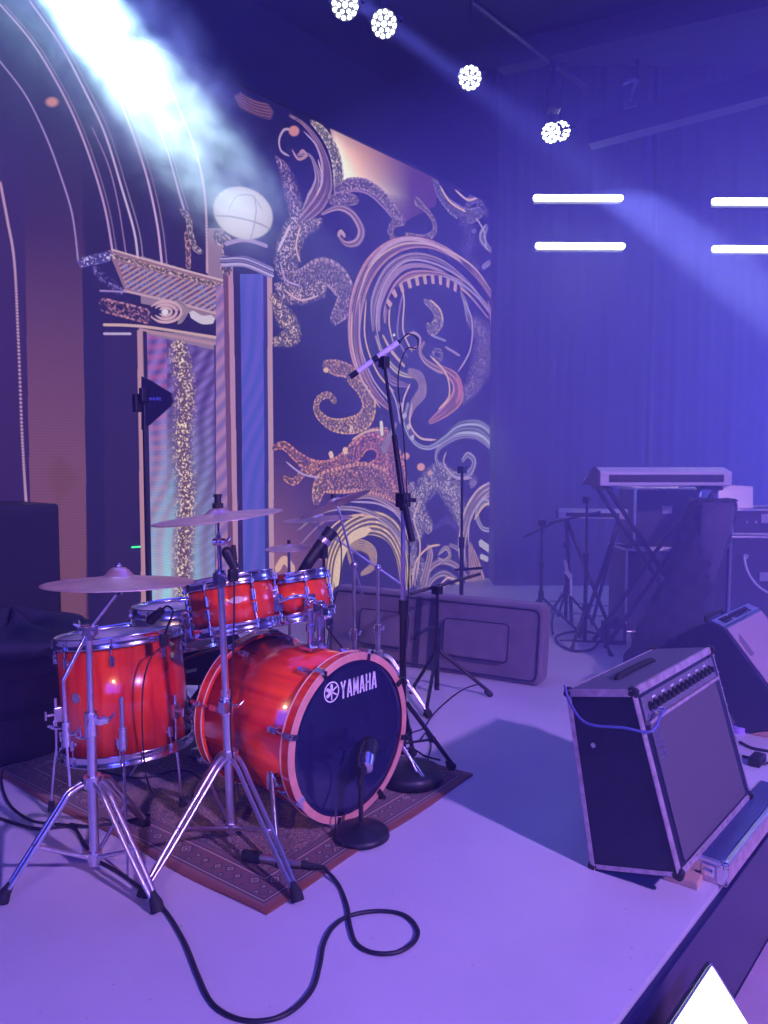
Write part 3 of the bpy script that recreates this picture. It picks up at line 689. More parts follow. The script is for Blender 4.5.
# ------------------------------------------------------------------ drums
def drum(name, label, c, ax, rad, depth, nl, redmat, parent_z=0, top='head_white', bot='head_white', hoopm='chrome', ph=0.0, lug_label=None):
    """c = middle of the shell, ax = unit vector of the playing side"""
    ax = V(ax).normalized(); c = V(c); a, b = G().frame(ax)
    t = thing(name, label, 'drum', (c.x, c.y, max(0.0, c.z-depth/2-.02)))
    h = depth/2
    obj('shell', G().lathe([(rad, -h), (rad, h), (rad-.012, h), (rad-.012, -h)], c, ax, 64, True, True), redmat, t)
    for s in (-1, 1):
        hd = G().lathe([(0.0001, s*(h+.004)), (rad*.7, s*(h+.004)), (rad-.004, s*(h+.002)), (rad+.001, s*(h-.006))], c, ax, 64)
        obj('drumhead', hd, M[top if s > 0 else bot], t)
        hp = G().lathe([(rad+.002, s*(h-.022)), (rad+.012, s*(h-.022)), (rad+.008, s*(h-.016)), (rad+.007, s*(h+.012)), (rad+.012, s*(h+.016)), (rad+.004, s*(h+.018)), (rad+.001, s*(h+.006))], c, ax, 64, True, True)
        obj('hoop', hp, M[hoopm], t)
    for k in range(nl):
        th = 2*math.pi*(k+ph)/nl; d = a*math.cos(th)+b*math.sin(th)
        for s in (-1, 1):
            q = c+ax*(s*(h-.065))+d*(rad+.008)
            g = G().tube(q-ax*.018, q+ax*.018, .009, n=10).tube(q-d*.01, q+d*.003, .013, .010, n=12).tube(q+ax*(s*.022), c+ax*(s*(h+.008))+d*(rad+.013), .0035, n=6).tube(c+ax*(s*(h-.024))+d*(rad+.013), c+ax*(s*(h-.010))+d*(rad+.013), .008, n=8)
            obj('lug', g, M['chrome'], t)
    return t, a, b
def tilt(deg): return V((-math.sin(R(deg)), 0, math.cos(R(deg))))
# floor tom
fc = AT(124.5, 689, 2.78); fa = tilt(7)
ft, a_, b_ = drum('floor_tom', 'large red floor tom standing on three chrome legs beside the boom cymbal stand', fc, fa, .228, .42, 8, M['red_v'], ph=.2)
for q in ((66, 735), (126, 752), (187, 730)):
    dd = AT(q[0], q[1], 2.78)-fc; 
for ang in (-145, -25, 95):
    base = math.radians(ang); d = RGT*math.cos(base)+FWD*math.sin(base)*1.0
    top = fc + d*.245 + V((0, 0, -.05)); low = fc+d*.27; low = V((low.x, low.y, RZ+.012))
    knee = top+V((0, 0, -.12))
    lg = obj('leg', G().path([top+V((0, 0, .06)), knee, V((knee.x+d.x*.012, knee.y+d.y*.012, .16)), low], .006, 8), M['chrome'], ft)
    obj('leg_bracket', G().box(top-d*.006, (.03, .03, .055), Matrix.Rotation(math.atan2(d.y, d.x), 3, 'Z')).tube(top+V((0, 0, .0)), top+d*.035, .006, n=8).box(top+d*.035, (.012, .004, .035)), M['chrome'], ft, bevel=.003)
    LOC[lg.name] = LOC[ft.name]
    obj('rubber_foot', G().tube(V((low.x, low.y, RZ)), low+V((0, 0, .025)), .014, .01), M['rubber'], lg)
q = fc - FWD*.229 - RGT*.1
qn = (-FWD*.9-RGT*.43).normalized()
obj('badge', G().tube(fc+qn*.226+V((0, 0, .03)), fc+qn*.2305+V((0, 0, .03)), .018, n=20), M['steel'], ft, label='small round silver maker badge')

# rack toms
t1c = AT(233, 604, 2.70); t1a = tilt(13)
t1, _, _ = drum('rack_tom', 'larger red rack tom mounted above the bass drum with a cream oval badge', t1c, t1a, .153, .175, 6, M['red_v'], ph=.35)
bn = (-FWD*.94+RGT*.30); bn = (bn - t1a*bn.dot(t1a)).normalized(); bs = t1a.cross(bn)
bp_ = G(); pts = [t1c+bn*.1525+V((0, 0, .012))+bs*(.027*math.cos(t)*(1+.12*math.cos(4*t)))+t1a*(.0125*math.sin(t)) for t in np.linspace(0, 2*math.pi, 24, endpoint=False)]
obj('badge', bp_.prism(pts, bn*.004), M['badge'], t1, label='cream oval maker badge')
t2c = AT(297, 597, 2.93); t2a = tilt(13)
t2, _, _ = drum('rack_tom', 'smaller red rack tom behind the chrome tom holder', t2c, t2a, .128, .16, 6, M['red_v'], ph=.1)

# bass drum
bc0 = V((-2.04, 1.84, .312)); BR = .278; BD = .50
bd_ = thing('bass_drum', 'big red bass drum with a glossy black front head lettered in white', 'drum', (bc0.x, bc0.y, RZ))
X1 = V((1, 0, 0))
obj('shell', G().lathe([(BR, -BD/2+.02), (BR, BD/2-.02), (BR-.012, BD/2-.02), (BR-.012, -BD/2+.02)], bc0, X1, 96, True, True), M['red_h'], bd_)
for s in (-1, 1):
    e = s*BD/2
    hp = obj('hoop', G().lathe([(BR+.004, e-s*.03), (BR+.018, e-s*.03), (BR+.018, e+s*.012), (BR+.004, e+s*.012)], bc0, X1, 96, False, True), M['red_h'], bd_, label='wide red wooden hoop with a pale edge' if s > 0 else None)
    obj('inlay', G().lathe([(BR+.017, e-s*.031), (BR+.0196, e-s*.031), (BR+.0196, e-s*.026), (BR+.017, e-s*.026)], bc0, X1, 96, False, True), M['stripe'], hp)
    obj('inlay', G().lathe([(BR+.017, e+s*.0095), (BR+.0196, e+s*.0095), (BR+.0196, e+s*.013), (BR+.017, e+s*.013)], bc0, X1, 96, False, True), M['stripe'], hp)
    obj('edge_face', G().lathe([(BR-.006, e+s*.0125), (BR+.0185, e+s*.0125), (BR+.0185, e+s*.0145), (BR-.006, e+s*.0145)], bc0, X1, 96, False, True), M['hoopedge'], hp)
    obj('drumhead', G().lathe([(.0001, e+s*.004), (BR-.03, e+s*.004), (BR-.012, e+s*.009), (BR+.004, e+s*.002)], bc0, X1, 96), M['head_black'] if s > 0 else M['head_white'], bd_, label='glossy black front head' if s > 0 else None)
HX = bc0.x+BD/2+.006
for k in range(8):
    th = 2*math.pi*(k+.5)/8 + .12; d = V((0, math.cos(th), math.sin(th)))
    for s in (-1, 1):
        e = s*BD/2
        q = bc0+X1*(e-s*.085)+d*(BR+.006); r0 = Matrix.Rotation(math.atan2(d.z, d.y), 3, 'X')
        obj('lug', G().box(q, (.05, .02, .022), r0).tube(q-X1*.03, q+X1*.03, .007, n=8).tube(q-d*.01, q+d*.012, .014, .010, n=10), M['chrome'], bd_, bevel=.003)
        ro = G().tube(q+X1*(s*.02)+d*.010, bc0+X1*(e+s*.02)+d*(BR+.030), .0035, n=6)
        cl = bc0+X1*(e+s*.004)+d*(BR+.025)
        ro.box(cl, (.038, .012, .02), r0).box(bc0+X1*(e+s*.019)+d*(BR+.012), (.007, .034, .018), r0)
        ro.tube(cl+X1*(s*.018), cl+X1*(s*.03), .008, n=8)
        if k in (0, 4): ro.box(cl+X1*(s*.03), (.006, .008, .035), r0)
        obj('claw', ro, M['chrome'] if (s < 0 or d.y < .3) else M['black_metal'], bd_)
# spurs
for sy in (-1, 1):
    q = bc0+V((.17, sy*BR*.94, -.09)); foot = V((bc0.x+.30, bc0.y+sy*.37, RZ))
    sp_ = obj('spur', G().tube(q, q+V((0, sy*.03, 0)), .03, .026, n=16).box(q+V((0, sy*.025, .0)), (.035, .02, .06)).tube(q+V((.0, sy*.03, .03)), foot+V((-.01, 0, .04)), .0085, n=10).tube(foot+V((-.01, 0, .04)), foot+V((0, 0, .012)), .005, n=8), M['chrome'], bd_)
    LOC[sp_.name] = LOC[bd_.name]
    obj('rubber_tip', G().tube(foot, foot+V((-.005, 0, .03)), .014, .009, n=10), M['rubber'], sp_)
# lettering on the front head: letter outlines as bars, logo as a ring with three crossed forks
pL = PX(340.5, 689, HX); pR = PX(377.5, 681, HX); LH = .062
tz = (PX(358, 685, HX).z); ywid = (pR.y-pL.y)
lw = ywid/6*.80; st_ = ywid/6
def bar2(g, y0, z0, y1, z1, w_):
    d = V((0, y1-y0, z1-z0)); nrm = V((0, -d.z, d.y)).normalized()*(w_/2)
    g.prism([V((HX, y0, z0))-nrm, V((HX, y1, z1))-nrm, V((HX, y1, z1))+nrm, V((HX, y0, z0))+nrm], V((.0012, 0, 0)))
zb, zt = tz-LH/2, tz+LH/2; B_ = lw*.27
lt = G()
for k, ch in enumerate('YAMAHA'):
    y0 = pL.y+k*st_; y1 = y0+lw; ym = (y0+y1)/2
    if ch == 'Y': bar2(lt, y0+B_*.4, zt, ym, tz, B_); bar2(lt, y1-B_*.4, zt, ym, tz, B_); bar2(lt, ym, tz+.004, ym, zb, B_)
    if ch == 'A': bar2(lt, y0+B_*.4, zb, ym-B_*.15, zt, B_); bar2(lt, y1-B_*.4, zb, ym+B_*.15, zt, B_); bar2(lt, y0+B_*.8, zb+LH*.27, y1-B_*.8, zb+LH*.27, B_*.8)
    if ch == 'M': bar2(lt, y0+B_*.4, zb, y0+B_*.4, zt, B_*.9); bar2(lt, y1-B_*.4, zb, y1-B_*.4, zt, B_*.9); bar2(lt, y0+B_*.5, zt, ym, zb+.01, B_*.8); bar2(lt, y1-B_*.5, zt, ym, zb+.01, B_*.8)
    if ch == 'H': bar2(lt, y0+B_*.5, zb, y0+B_*.5, zt, B_); bar2(lt, y1-B_*.5, zb, y1-B_*.5, zt, B_); bar2(lt, y0, tz, y1, tz, B_*.8)
obj('lettering', lt, M['white'], bd_, label='white letters reading YAMAHA')
pc = PX(331.5, 692, HX); lr = .036
lg_ = G().lathe([(lr, 0), (lr, .0012), (lr-.0045, .0012), (lr-.0045, 0)], pc, X1, 40, False, True)
for k in range(3):
    th = math.pi/2+k*math.pi/3; d = V((0, math.cos(th), math.sin(th))); e = V((0, -math.sin(th), math.cos(th)))
    p0 = pc-d*(lr*.78); p1 = pc+d*(lr*.78); bar2(lg_, p0.y, p0.z, p1.y, p1.z, .005)
    for s in (-1, 1):
        m0 = pc+e*(s*.0045)+d*(lr*.2); m1 = pc+e*(s*.0045)+d*(lr*.72); bar2(lg_, m0.y, m0.z, m1.y, m1.z, .0028)
obj('logo', lg_, M['white'], bd_, label='white round logo of three crossed tuning forks')
# tom holder on top of the bass drum
hb = V((-1.97, 1.84, .60)); hz0 = AT(316, 603, 2.66); hz0 = V((hb.x, hb.y, hz0.z))
th_ = thing('tom_holder', 'chrome double tom holder rising from the top of the red bass drum', 'tom holder', hb)
obj('base_plate', G().box(hb+V((0, 0, .004)), (.07, .09, .012)).tube(hb, hb+V((0, 0, .03)), .026, .022, n=16), M['chrome'], th_, bevel=.002)
obj('post', G().tube(hb+V((0, -.016, -.02)), hz0+V((0, -.016, -.02)), .0125), M['chrome'], th_); obj('post', G().tube(hb+V((0, .030, -.02)), V((hb.x, hb.y+.030, hz0.z-.07)), .0125), M['chrome'], th_)
for (tc_, oy, dz) in ((t1c, -.016, 0), (t2c, .030, -.02)):
    p = V((hz0.x, hz0.y+oy, hz0.z+dz)); en = tc_ + (p-tc_).normalized()*(.158 if tc_ is t1c else .132)
    g = G().ball(p, .022, 8).path(smoothpath([p, p+V((-.03, 0, .018)), (p+en)/2+V((0, 0, .02)), en], 4), .008).box(p+V((.004, 0, -.012)), (.05, .032, .04)).tube(p+V((.02, 0, 0)), p+V((.055, 0, .005)), .006).box(p+V((.055, 0, .005)), (.006, .035, .012))
    obj('tom_arm', g, M['chrome'], th_, bevel=.002)
    d = (p-tc_); d = (d-tilt(13)*d.dot(tilt(13))).normalized()
    obj('bracket', G().box(en+d*.004, (.03, .045, .06)).tube(en-V((0, 0, .03)), en+V((0, 0, .03)), .014), M['chrome'], th_, bevel=.003)
obj('collar', G().tube(V((hb.x, hb.y+.030, hz0.z-.10)), V((hb.x, hb.y+.030, hz0.z-.055)), .021).tube(V((hb.x, hb.y-.016, .665)), V((hb.x, hb.y-.016, .69)), .02).box(V((hb.x+.02, hb.y+.045, hz0.z-.078)), (.03, .04, .03)), M['chrome'], th_, bevel=.002)

# snare drum behind the floor tom
snc = V((-2.70, 1.74, .60))
sn, _, _ = drum('snare_drum', 'shallow snare drum with a pale head behind the red floor tom', snc, tilt(3), .178, .14, 8, M['steel'], ph=.4)
ss = thing('snare_stand', 'low chrome tripod stand holding the snare drum behind the kit', 'stand', (snc.x, snc.y, 0))
obj('pole', G().tube((snc.x, snc.y, .12), (snc.x, snc.y, .46), .013), M['chrome'], ss)
for k in range(3):
    th = R(30+120*k); d = V((math.cos(th), math.sin(th), 0))
    obj('leg', G().path([V((snc.x, snc.y, .25))+d*.02, V((snc.x, snc.y, .2))+d*.08, V((snc.x, snc.y, .012))+d*.24], .008), M['chrome'], ss)
    obj('basket_arm', G().path([V((snc.x, snc.y, .44)), V((snc.x, snc.y, .48))+d*.1, V((snc.x, snc.y, .505))+d*.185, V((snc.x, snc.y, .55))+d*.2], .007), M['chrome'], ss)
obj('wing_nut', G().tube(V((snc.x, snc.y, .40))+RGT*.0, V((snc.x, snc.y, .40))+RGT*.05, .006).box(V((snc.x, snc.y, .40))+RGT*.05, (.01, .05, .014)), M['chrome'], ss)

# ------------------------------------------------------------------ stands
def tri_legs(root, c, zc, zh, feet, m, r=.011, double=True, rub=(.020, .055)):
    """c pole xy, zc height of upper collar, zh height of the lower hub, feet = list of floor points"""
    c = V((c.x, c.y, 0))
    for f in feet:
        f = V(f); d = (f-c); d.z = 0; L = d.length; d.normalize(); sd = V((-d.y, d.x, 0))*(.011 if double else 0)
        top = c+d*.03+V((0, 0, zc)); kn = c+d*(.07)+V((0, 0, zc-.018)); ft_ = f+V((0, 0, .018))
        mid = kn.lerp(ft_, .52)
        g = G()
        for s in ((-1, 1) if double else (0,)):
            o_ = sd*s
            g.path(smoothpath([top+o_, kn+o_*1.0, kn.lerp(ft_, .15)+o_, mid+o_, kn.lerp(ft_, .8)+o_*.8, ft_+o_*.35], 4), r*(.62 if double else .8), 8)
        lg = obj('leg', g, m, root); LOC[lg.name] = LOC[root.name]
        obj('brace', G().path([c+d*.02+V((0, 0, zh)), mid], r*.55, 6).tube(mid-V((-d.y, d.x, 0))*.017, mid+V((-d.y, d.x, 0))*.017, .006, n=8), m, root)
        u_ = (ft_-mid).normalized()
        obj('rubber_foot', G().path([ft_-u_*rub[1]*.8, ft_-u_*rub[1]*.2, f+V((0, 0, .006))], [rub[0]*.55, rub[0]*.95, rub[0]]), M['rubber'], lg)
    obj('leg_collar', G().tube(c+V((0, 0, zc-.018)), c+V((0, 0, zc+.018)), .026, n=16), m, root); obj('lower_hub', G().tube(c+V((0, 0, zh-.014)), c+V((0, 0, zh+.014)), .022, n=16), m, root)
def wing(g, p, d, l=.03):
    p = V(p); d = V(d).normalized(); g.tube(p, p+d*l, .005, n=8); s = d.cross(V((0, 0, 1))).normalized()
    for k in (-1, 1): g.path([p+d*l*.8, p+d*l+s*(k*.012)+V((0, 0, .008)), p+d*(l+.004)+s*(k*.022)+V((0, 0, .014))], [.005, .005, .003], 6)
def cymbal(label, c, ax, rad, group=None, name='cymbal', bell=.03):
    ax = V(ax).normalized(); pr = [(.0065, bell+.002), (rad*.09, bell), (rad*.14, bell*.8), (rad*.19, bell*.52), (rad*.21, bell*.44)]
    for k in range(1, 17):
        t = k/16; r = rad*(.21+.79*t); pr.append((r, bell*.44*(1-t)**1.3 + (.0006 if k % 2 else 0)))
    low = [(r, z-.0016) for r, z in reversed(pr)]
    return single(name, G().lathe(pr+low, c, ax, 72, True, True), M['cymbal'], label, 'cymbal', group)

# crash stand in front of the bass drum
cB = FP(232, 842); cB = V((cB.x, cB.y, 0))
sB = thing('cymbal_stand', 'straight chrome double-braced cymbal stand in front of the red bass drum', 'cymbal stand', cB)
dB = cB.dot(FWD)
topz = AT(218, 516, dB).z
lean = (AT(218, 516, dB)-AT(232, 842, dB)); lean.z = 0
def pole_at(z, base=cB, tz=topz): 
    t = z/tz; return V((base.x+lean.x*t, base.y+lean.y*t, z))
tri_legs(sB, cB, AT(230, 755, dB).z, .055, [FP(143, 899), FP(298, 903), FP(300, 800) if False else cB+(FWD*.30-RGT*.20)], M['steel'], .0125)
obj('lower_pole', G().tube(pole_at(.035), pole_at(AT(226, 690, dB).z), .0155, n=16), M['steel'], sB)
obj('middle_pole', G().tube(pole_at(AT(226, 700, dB).z), pole_at(AT(221, 580, dB).z), .0115, n=16), M['steel'], sB)
obj('upper_pole', G().tube(pole_at(AT(221, 585, dB).z), pole_at(topz-.06), .0075, n=12), M['chrome'], sB)
for zpx in (705, 578):
    z = AT(224, zpx, dB).z; g = G().tube(pole_at(z-.028), pole_at(z+.028), .022 if zpx > 600 else .018, n=16); wing(g, pole_at(z)+RGT*.015, RGT+FWD*-.5, .035); g.box(pole_at(z)-FWD*.02, (.03, .03, .04))
    obj('clamp', g, M['chrome'], sB, bevel=.002)
z = topz-.085; g = G().ball(pole_at(z), .015, 8).tube(pole_at(z)-RGT*.02, pole_at(z)+RGT*.02, .012).tube(pole_at(z), pole_at(topz+.03), .0045); wing(g, pole_at(z), RGT, .03)
obj('tilter', g, M['chrome'], sB)
cp = pole_at(topz)
obj('felt', G().tube(cp-V((0, 0, .018)), cp+V((0, 0, .002)), .016).tube(cp+V((0, 0, .022)), cp+V((0, 0, .042)), .018), M['rubber'], sB)
obj('wing_nut', G().tube(cp+V((0, 0, .042)), cp+V((0, 0, .062)), .011).tube(cp+V((0, 0, .062)), cp+V((0, 0, .072)), .014), M['black'], sB)
cymbal('bronze crash cymbal on the straight stand in front of the bass drum', cp-V((0, 0, .004)), tilt(8)-FWD*.12, .212)

# left boom stand
cA = FP(95, 874); cA = V((cA.x, cA.y, 0)); dA = cA.dot(FWD)
lean = V((0, 0, 0))
def pA(z): return V((cA.x, cA.y, z))
sA = thing('cymbal_stand', 'chrome boom cymbal stand in front of the red floor tom', 'cymbal stand', cA)
zt_ = AT(89, 630, dA).z
tri_legs(sA, cA, AT(93, 781, dA).z, .06, [FP(2, 904), FP(158, 913), cA+FWD*.30+RGT*.06], M['steel'], .0125)
obj('lower_pole', G().tube(pA(.03), pA(AT(92, 720, dA).z), .0145, n=16), M['steel'], sA)
obj('upper_pole', G().tube(pA(AT(92, 725, dA).z), pA(zt_), .010, n=16), M['steel'], sA)
g = G().tube(pA(AT(92, 735, dA).z), pA(AT(92, 712, dA).z), .019, n=16).box(pA(AT(92, 720, dA).z)+RGT*.03, (.04, .03, .02)); wing(g, pA(AT(92, 720, dA).z)+RGT*.03, RGT, .03); wing(g, pA(AT(92, 738, dA).z)-RGT*.01, -RGT, .03)
obj('clamp', g, M['chrome'], sA, bevel=.002)
bt = AT(118, 592, dA-.03); el = pA(zt_); ctr = AT(63.5, 680, dA-.06); dr = AT(67, 745, dA-.06)
obj('tilter', G().tube(el-RGT*.022, el+RGT*.022, .018, n=14).box(el, (.04, .045, .03)).tube(el+V((0, 0, -.03)), el+V((0, 0, .012)), .016), M['chrome'], sA, bevel=.003)
obj('boom_arm', G().tube(bt, el, .0065).tube(el, ctr, .0065), M['chrome'], sA)
obj('counter_rod', G().tube(ctr, dr, .0055).tube(dr, AT(70, 786, dA-.06), .004).tube(AT(66, 722, dA-.06), AT(67, 746, dA-.06), .012), M['chrome'], sA)
g = G(); wing(g, AT(62, 728, dA-.06), -RGT, .03); wing(g, AT(70, 734, dA-.06), RGT, .02); wing(g, el+V((0, 0, .01)), -RGT, .035)
obj('wing_nut', g, M['chrome'], sA)
cA2 = AT(119, 583, dA-.03)
obj('cymbal_rod', G().tube(bt, cA2+V((0, 0, .045)), .004).tube(bt-V((0, 0, .008)), bt+V((0, 0, .012)), .013).ball(cA2+V((.0, 0, .05)), .010, 6), M['chrome'], sA)
cymbal('wide bronze ride cymbal hanging over the red floor tom', cA2, V((-.03, .035, 1)), .218, bell=.046)
# thin chrome memory rod in front of the floor tom
rt = AT(122, 695, dA+.1); rb_ = AT(127, 838, dA-.02)
rr_ = thing('percussion_rod', 'thin chrome rod standing in front of the red floor tom', 'rod', V((rb_.x, rb_.y, 0)))
obj('rod', G().tube(V((rb_.x, rb_.y, .0)), AT(123, 738, dA+.08), .004), M['chrome'], rr_)
obj('sleeve', G().tube(AT(123, 745, dA+.08), AT(121.5, 697, dA+.1), .008).tube(AT(123.3, 750, dA+.08), AT(122.9, 728, dA+.08), .013), M['steel'], rr_)

# two more boom stands and their cymbals behind the kit
def far_stand(label, px, ytop, d, m, tiltpt, cx, cy, rad, ctilt, clabel, boomd, cyname='cymbal'):
    base = AT(px, 600, d); base.z = 0; r = thing('cymbal_stand', label, 'cymbal stand', base)
    zt = AT(px, ytop, d).z
    tri_legs(r, base, .30, .06, [base+RGT*.26-FWD*.1, base-RGT*.24-FWD*.14, base+FWD*.28], m, .011)
    obj('pole', G().tube(base+V((0, 0, .03)), base+V((0, 0, .5*zt+.05)), .013).tube(base+V((0, 0, .5*zt)), base+V((0, 0, zt)), .0085), m, r)
    g = G().tube(base+V((0, 0, .5*zt+.03)), base+V((0, 0, .5*zt+.08)), .018); wing(g, base+V((0, 0, .5*zt+.055)), RGT, .03); wing(g, base+V((0, 0, .5*zt+.05)), -RGT, .02)
    obj('clamp', g, M['chrome'], r)
    c = AT(cx, cy, boomd); tp = base+V((0, 0, zt)); ax = V(ctilt).normalized()
    obj('boom_arm', G().tube(tp+(tp-(c-ax*.04)).normalized()*.16, c-ax*.04, .006).ball(tp, .019, 6).tube(c-ax*.05, c+ax*.03, .004), m, r)
    obj('wing_nut', G().tube(c+ax*.022, c+ax*.036, .016).tube(c+ax*.036, c+ax*.05, .008), M['rubber'], r)
    cymbal(clabel, c, ax, rad, name=cyname)
far_stand('thin chrome boom stand behind the rack toms, nearer the drums', 354, 565, 3.55, M['steel'], None, 336, 504, .182, V((-.40, -.18, 1)), 'tilted bronze crash cymbal high behind the smaller rack tom', 3.5)
far_stand('thin chrome boom stand behind the bass drum hoop, nearer the keyboard bag', 378, 568, 3.75, M['steel'], None, 318, 519, .18, V((-.10, .02, 1))-FWD*.10, 'bronze cymbal hanging just below the tilted crash in haze', 3.8)
spc = AT(289, 548, 3.3)
cymbal('small splash cymbal low above the smaller rack tom', spc, V((-.06, 0, 1))-FWD*.10, .105, bell=.018)
sb = V((spc.x, spc.y, 0)); r = thing('splash_stand', 'slim chrome stand under the small splash cymbal', 'cymbal stand', sb)
obj('pole', G().tube(sb+V((0, 0, .02)), spc+V((0, 0, .03)), .007), M['chrome'], r); obj('felt', G().tube(spc+V((0, 0, .014)), spc+V((0, 0, .035)), .008), M['rubber'], r)
tri_legs(r, sb, .25, .05, [sb+RGT*.2-FWD*.1, sb-RGT*.2-FWD*.1, sb+FWD*.22], M['steel'], .009, False)

# ------------------------------------------------------------------ microphones
def capsule_mic(name, label, p0, p1, r, m=None, grille=True, cat='microphone'):
    d = (V(p1)-V(p0)).normalized(); t = thing(name, label, cat, V(p0))
    obj('body', G().tube(p0, V(p0).lerp(V(p1), .7), r*.8, r), m or M['black'], t)
    obj('head', G().tube(V(p0).lerp(V(p1), .7), V(p1)-d*r*.3, r*1.15, r*1.1).ball(V(p1)-d*r*.3, r*1.1, 6), M['black_metal'], t)
    return t
# kick mic on round base
kb = FP(361, 838); kb = V((kb.x, kb.y, RZ))
kd = kb.dot(FWD)
ks = thing('microphone_stand', 'short black mic stand with a heavy round base in front of the bass drum', 'microphone stand', kb)
obj('base', G().lathe([(.0001, .034), (.02, .034), (.03, .026), (.085, .020), (.096, .012), (.098, 0), (.0001, 0)], kb, (0, 0, 1), 48), M['black'], ks)
kz = AT(361, 770, kd).z
obj('pole', G().tube(kb+V((0, 0, .02)), V((kb.x, kb.y, kz)), .0085).tube(V((kb.x, kb.y, kz-.05)), V((kb.x, kb.y, kz+.01)), .013).box(V((kb.x, kb.y, kz)), (.03, .03, .03)), M['black_metal'], ks)
ka = AT(364, 742, kd+.02)
obj('boom_arm', G().path(smoothpath([V((kb.x, kb.y, kz)), V((kb.x, kb.y, kz))+V((-.01, 0, .04)), ka], 4), .006), M['black_metal'], ks)
k0 = AT(366, 768, kd+.0); k1 = AT(369, 746, kd+.10)
km = thing('kick_microphone', 'large black kick drum microphone with a chrome end facing the front head', 'microphone', k0)
obj('body', G().tube(k0, k0.lerp(k1, .55), .024, .026), M['chrome'], km, label='shiny chrome rear end')
obj('head', G().tube(k0.lerp(k1, .5), k1, .028, .034).ball(k1, .034, 8), M['black_metal'], km)
obj('yoke', G().box(k0.lerp(k1, .4)-V((0, 0, .03)), (.012, .05, .035)), M['black_metal'], km)
def cable(pts, r, label, z=0.0, mt='cable', cat='cable', three=False, name='cable'):
    P = [V(p) if three else FP(p[0], p[1], (p[2] if len(p) > 2 else z)+r) for p in pts]
    return single(name, G().path(smoothpath(P, 6), r, 8), M[mt], label, cat)
cable([AT(366, 772, kd+.03), AT(352, 778, kd+.05), AT(338, 800, kd+.03), AT(336, 830, kd-.02), AT(344, 845, kd-.1)], .003, 'thin black cable drooping from the kick drum microphone to the rug', three=True)

# tall overhead boom stand
mb = AT(403, 600, 2.86); mb.z = 0; md = 2.86
ms_ = thing('microphone_stand', 'tallest boom microphone stand, foot on the rug corner, reaching over the cymbals', 'microphone stand', mb)
def pM(z): return V((mb.x, mb.y, z))
fts = [FP(452, 771), mb-RGT*.10-FWD*.02+V((0, 0, 0)), mb+FWD*.36+RGT*.11]
zc = AT(403, 704, md).z
for f, rr in zip([FP(452, 771), mb-RGT*.27+FWD*.10, mb+FWD*.30+RGT*.05], (1, 1, 1)):
    f = V(f); f.z = RZ+.004; d = (f-mb); d.z = 0; d.normalize()
    top = pM(zc)+d*.02; mid = top.lerp(f, .55)
    lg = obj('leg', G().tube(top, f+V((0, 0, .014)), .0095), M['black_metal'], ms_); LOC[lg.name] = LOC[ms_.name]
    obj('brace', G().tube(pM(zc-.16)+d*.01, mid, .005).box(mid, (.02, .02, .02)), M['black_metal'], ms_)
    obj('rubber_foot', G().tube(f+(top-f)*.10, f, .012, .021), M['rubber'], lg)
obj('lower_pole', G().tube(pM(zc-.2), pM(AT(401, 606, md).z), .0135), M['black_metal'], ms_)
obj('upper_pole', G().tube(pM(AT(401, 608, md).z), pM(AT(400, 505, md).z), .0095), M['steel'], ms_, label='bare steel upper tube')
hd = pM(AT(400, 500, md).z)
obj('height_grip', G().tube(pM(AT(401, 614, md).z), pM(AT(401, 600, md).z), .018), M['black_metal'], ms_); obj('clutch', G().tube(hd-V((0, 0, .04)), hd+V((0, 0, .02)), .015).box(hd, (.045, .045, .055)).tube(hd, hd+RGT*.05, .008), M['black_metal'], ms_, bevel=.004)
bm0 = AT(412, 541, md-.08); bm1 = AT(384, 362, md+.22)
obj('boom_arm', G().tube(bm0, hd.lerp(bm1, .05), .013).tube(hd, hd.lerp(bm1, .45), .0115).tube(hd, bm1, .007), M['black_metal'], ms_)
obj('clip', G().box(bm1, (.035, .035, .045)).tube(bm1-V((0, 0, .03)), bm1+V((0, 0, .01)), .011), M['black_metal'], ms_, bevel=.003)
om0 = AT(350, 377, md+.22); om1 = AT(400, 341, md+.22)
om = thing('pencil_microphone', 'slim silver pencil microphone at the tip of the tall boom', 'microphone', om0.lerp(om1, .5))
obj('body', G().tube(om0.lerp(om1, .14), om0.lerp(om1, .46), .0105).tube(om0.lerp(om1, .56), om0.lerp(om1, .96), .0115), M['white'], om)
obj('head', G().tube(om0, om0.lerp(om1, .15), .0125, .0125), M['black_metal'], om); obj('grip_ring', G().tube(om0.lerp(om1, .46), om0.lerp(om1, .56), .0135), M['black_metal'], om); obj('plug', G().tube(om0.lerp(om1, .96), om1, .009), M['black_metal'], om)
lp = om1
cable([om1, AT(408, 334, md+.22), AT(417, 338, md+.22), AT(417, 348, md+.2), AT(406, 350, md+.2), AT(398, 380, md+.15), AT(404, 440, md+.05), AT(409, 540, md-.05), AT(408, 600, md-.02), AT(405, 660, md-.02), AT(404, 735, md-.02)], .003, 'black cable running down the tall boom microphone stand', three=True)

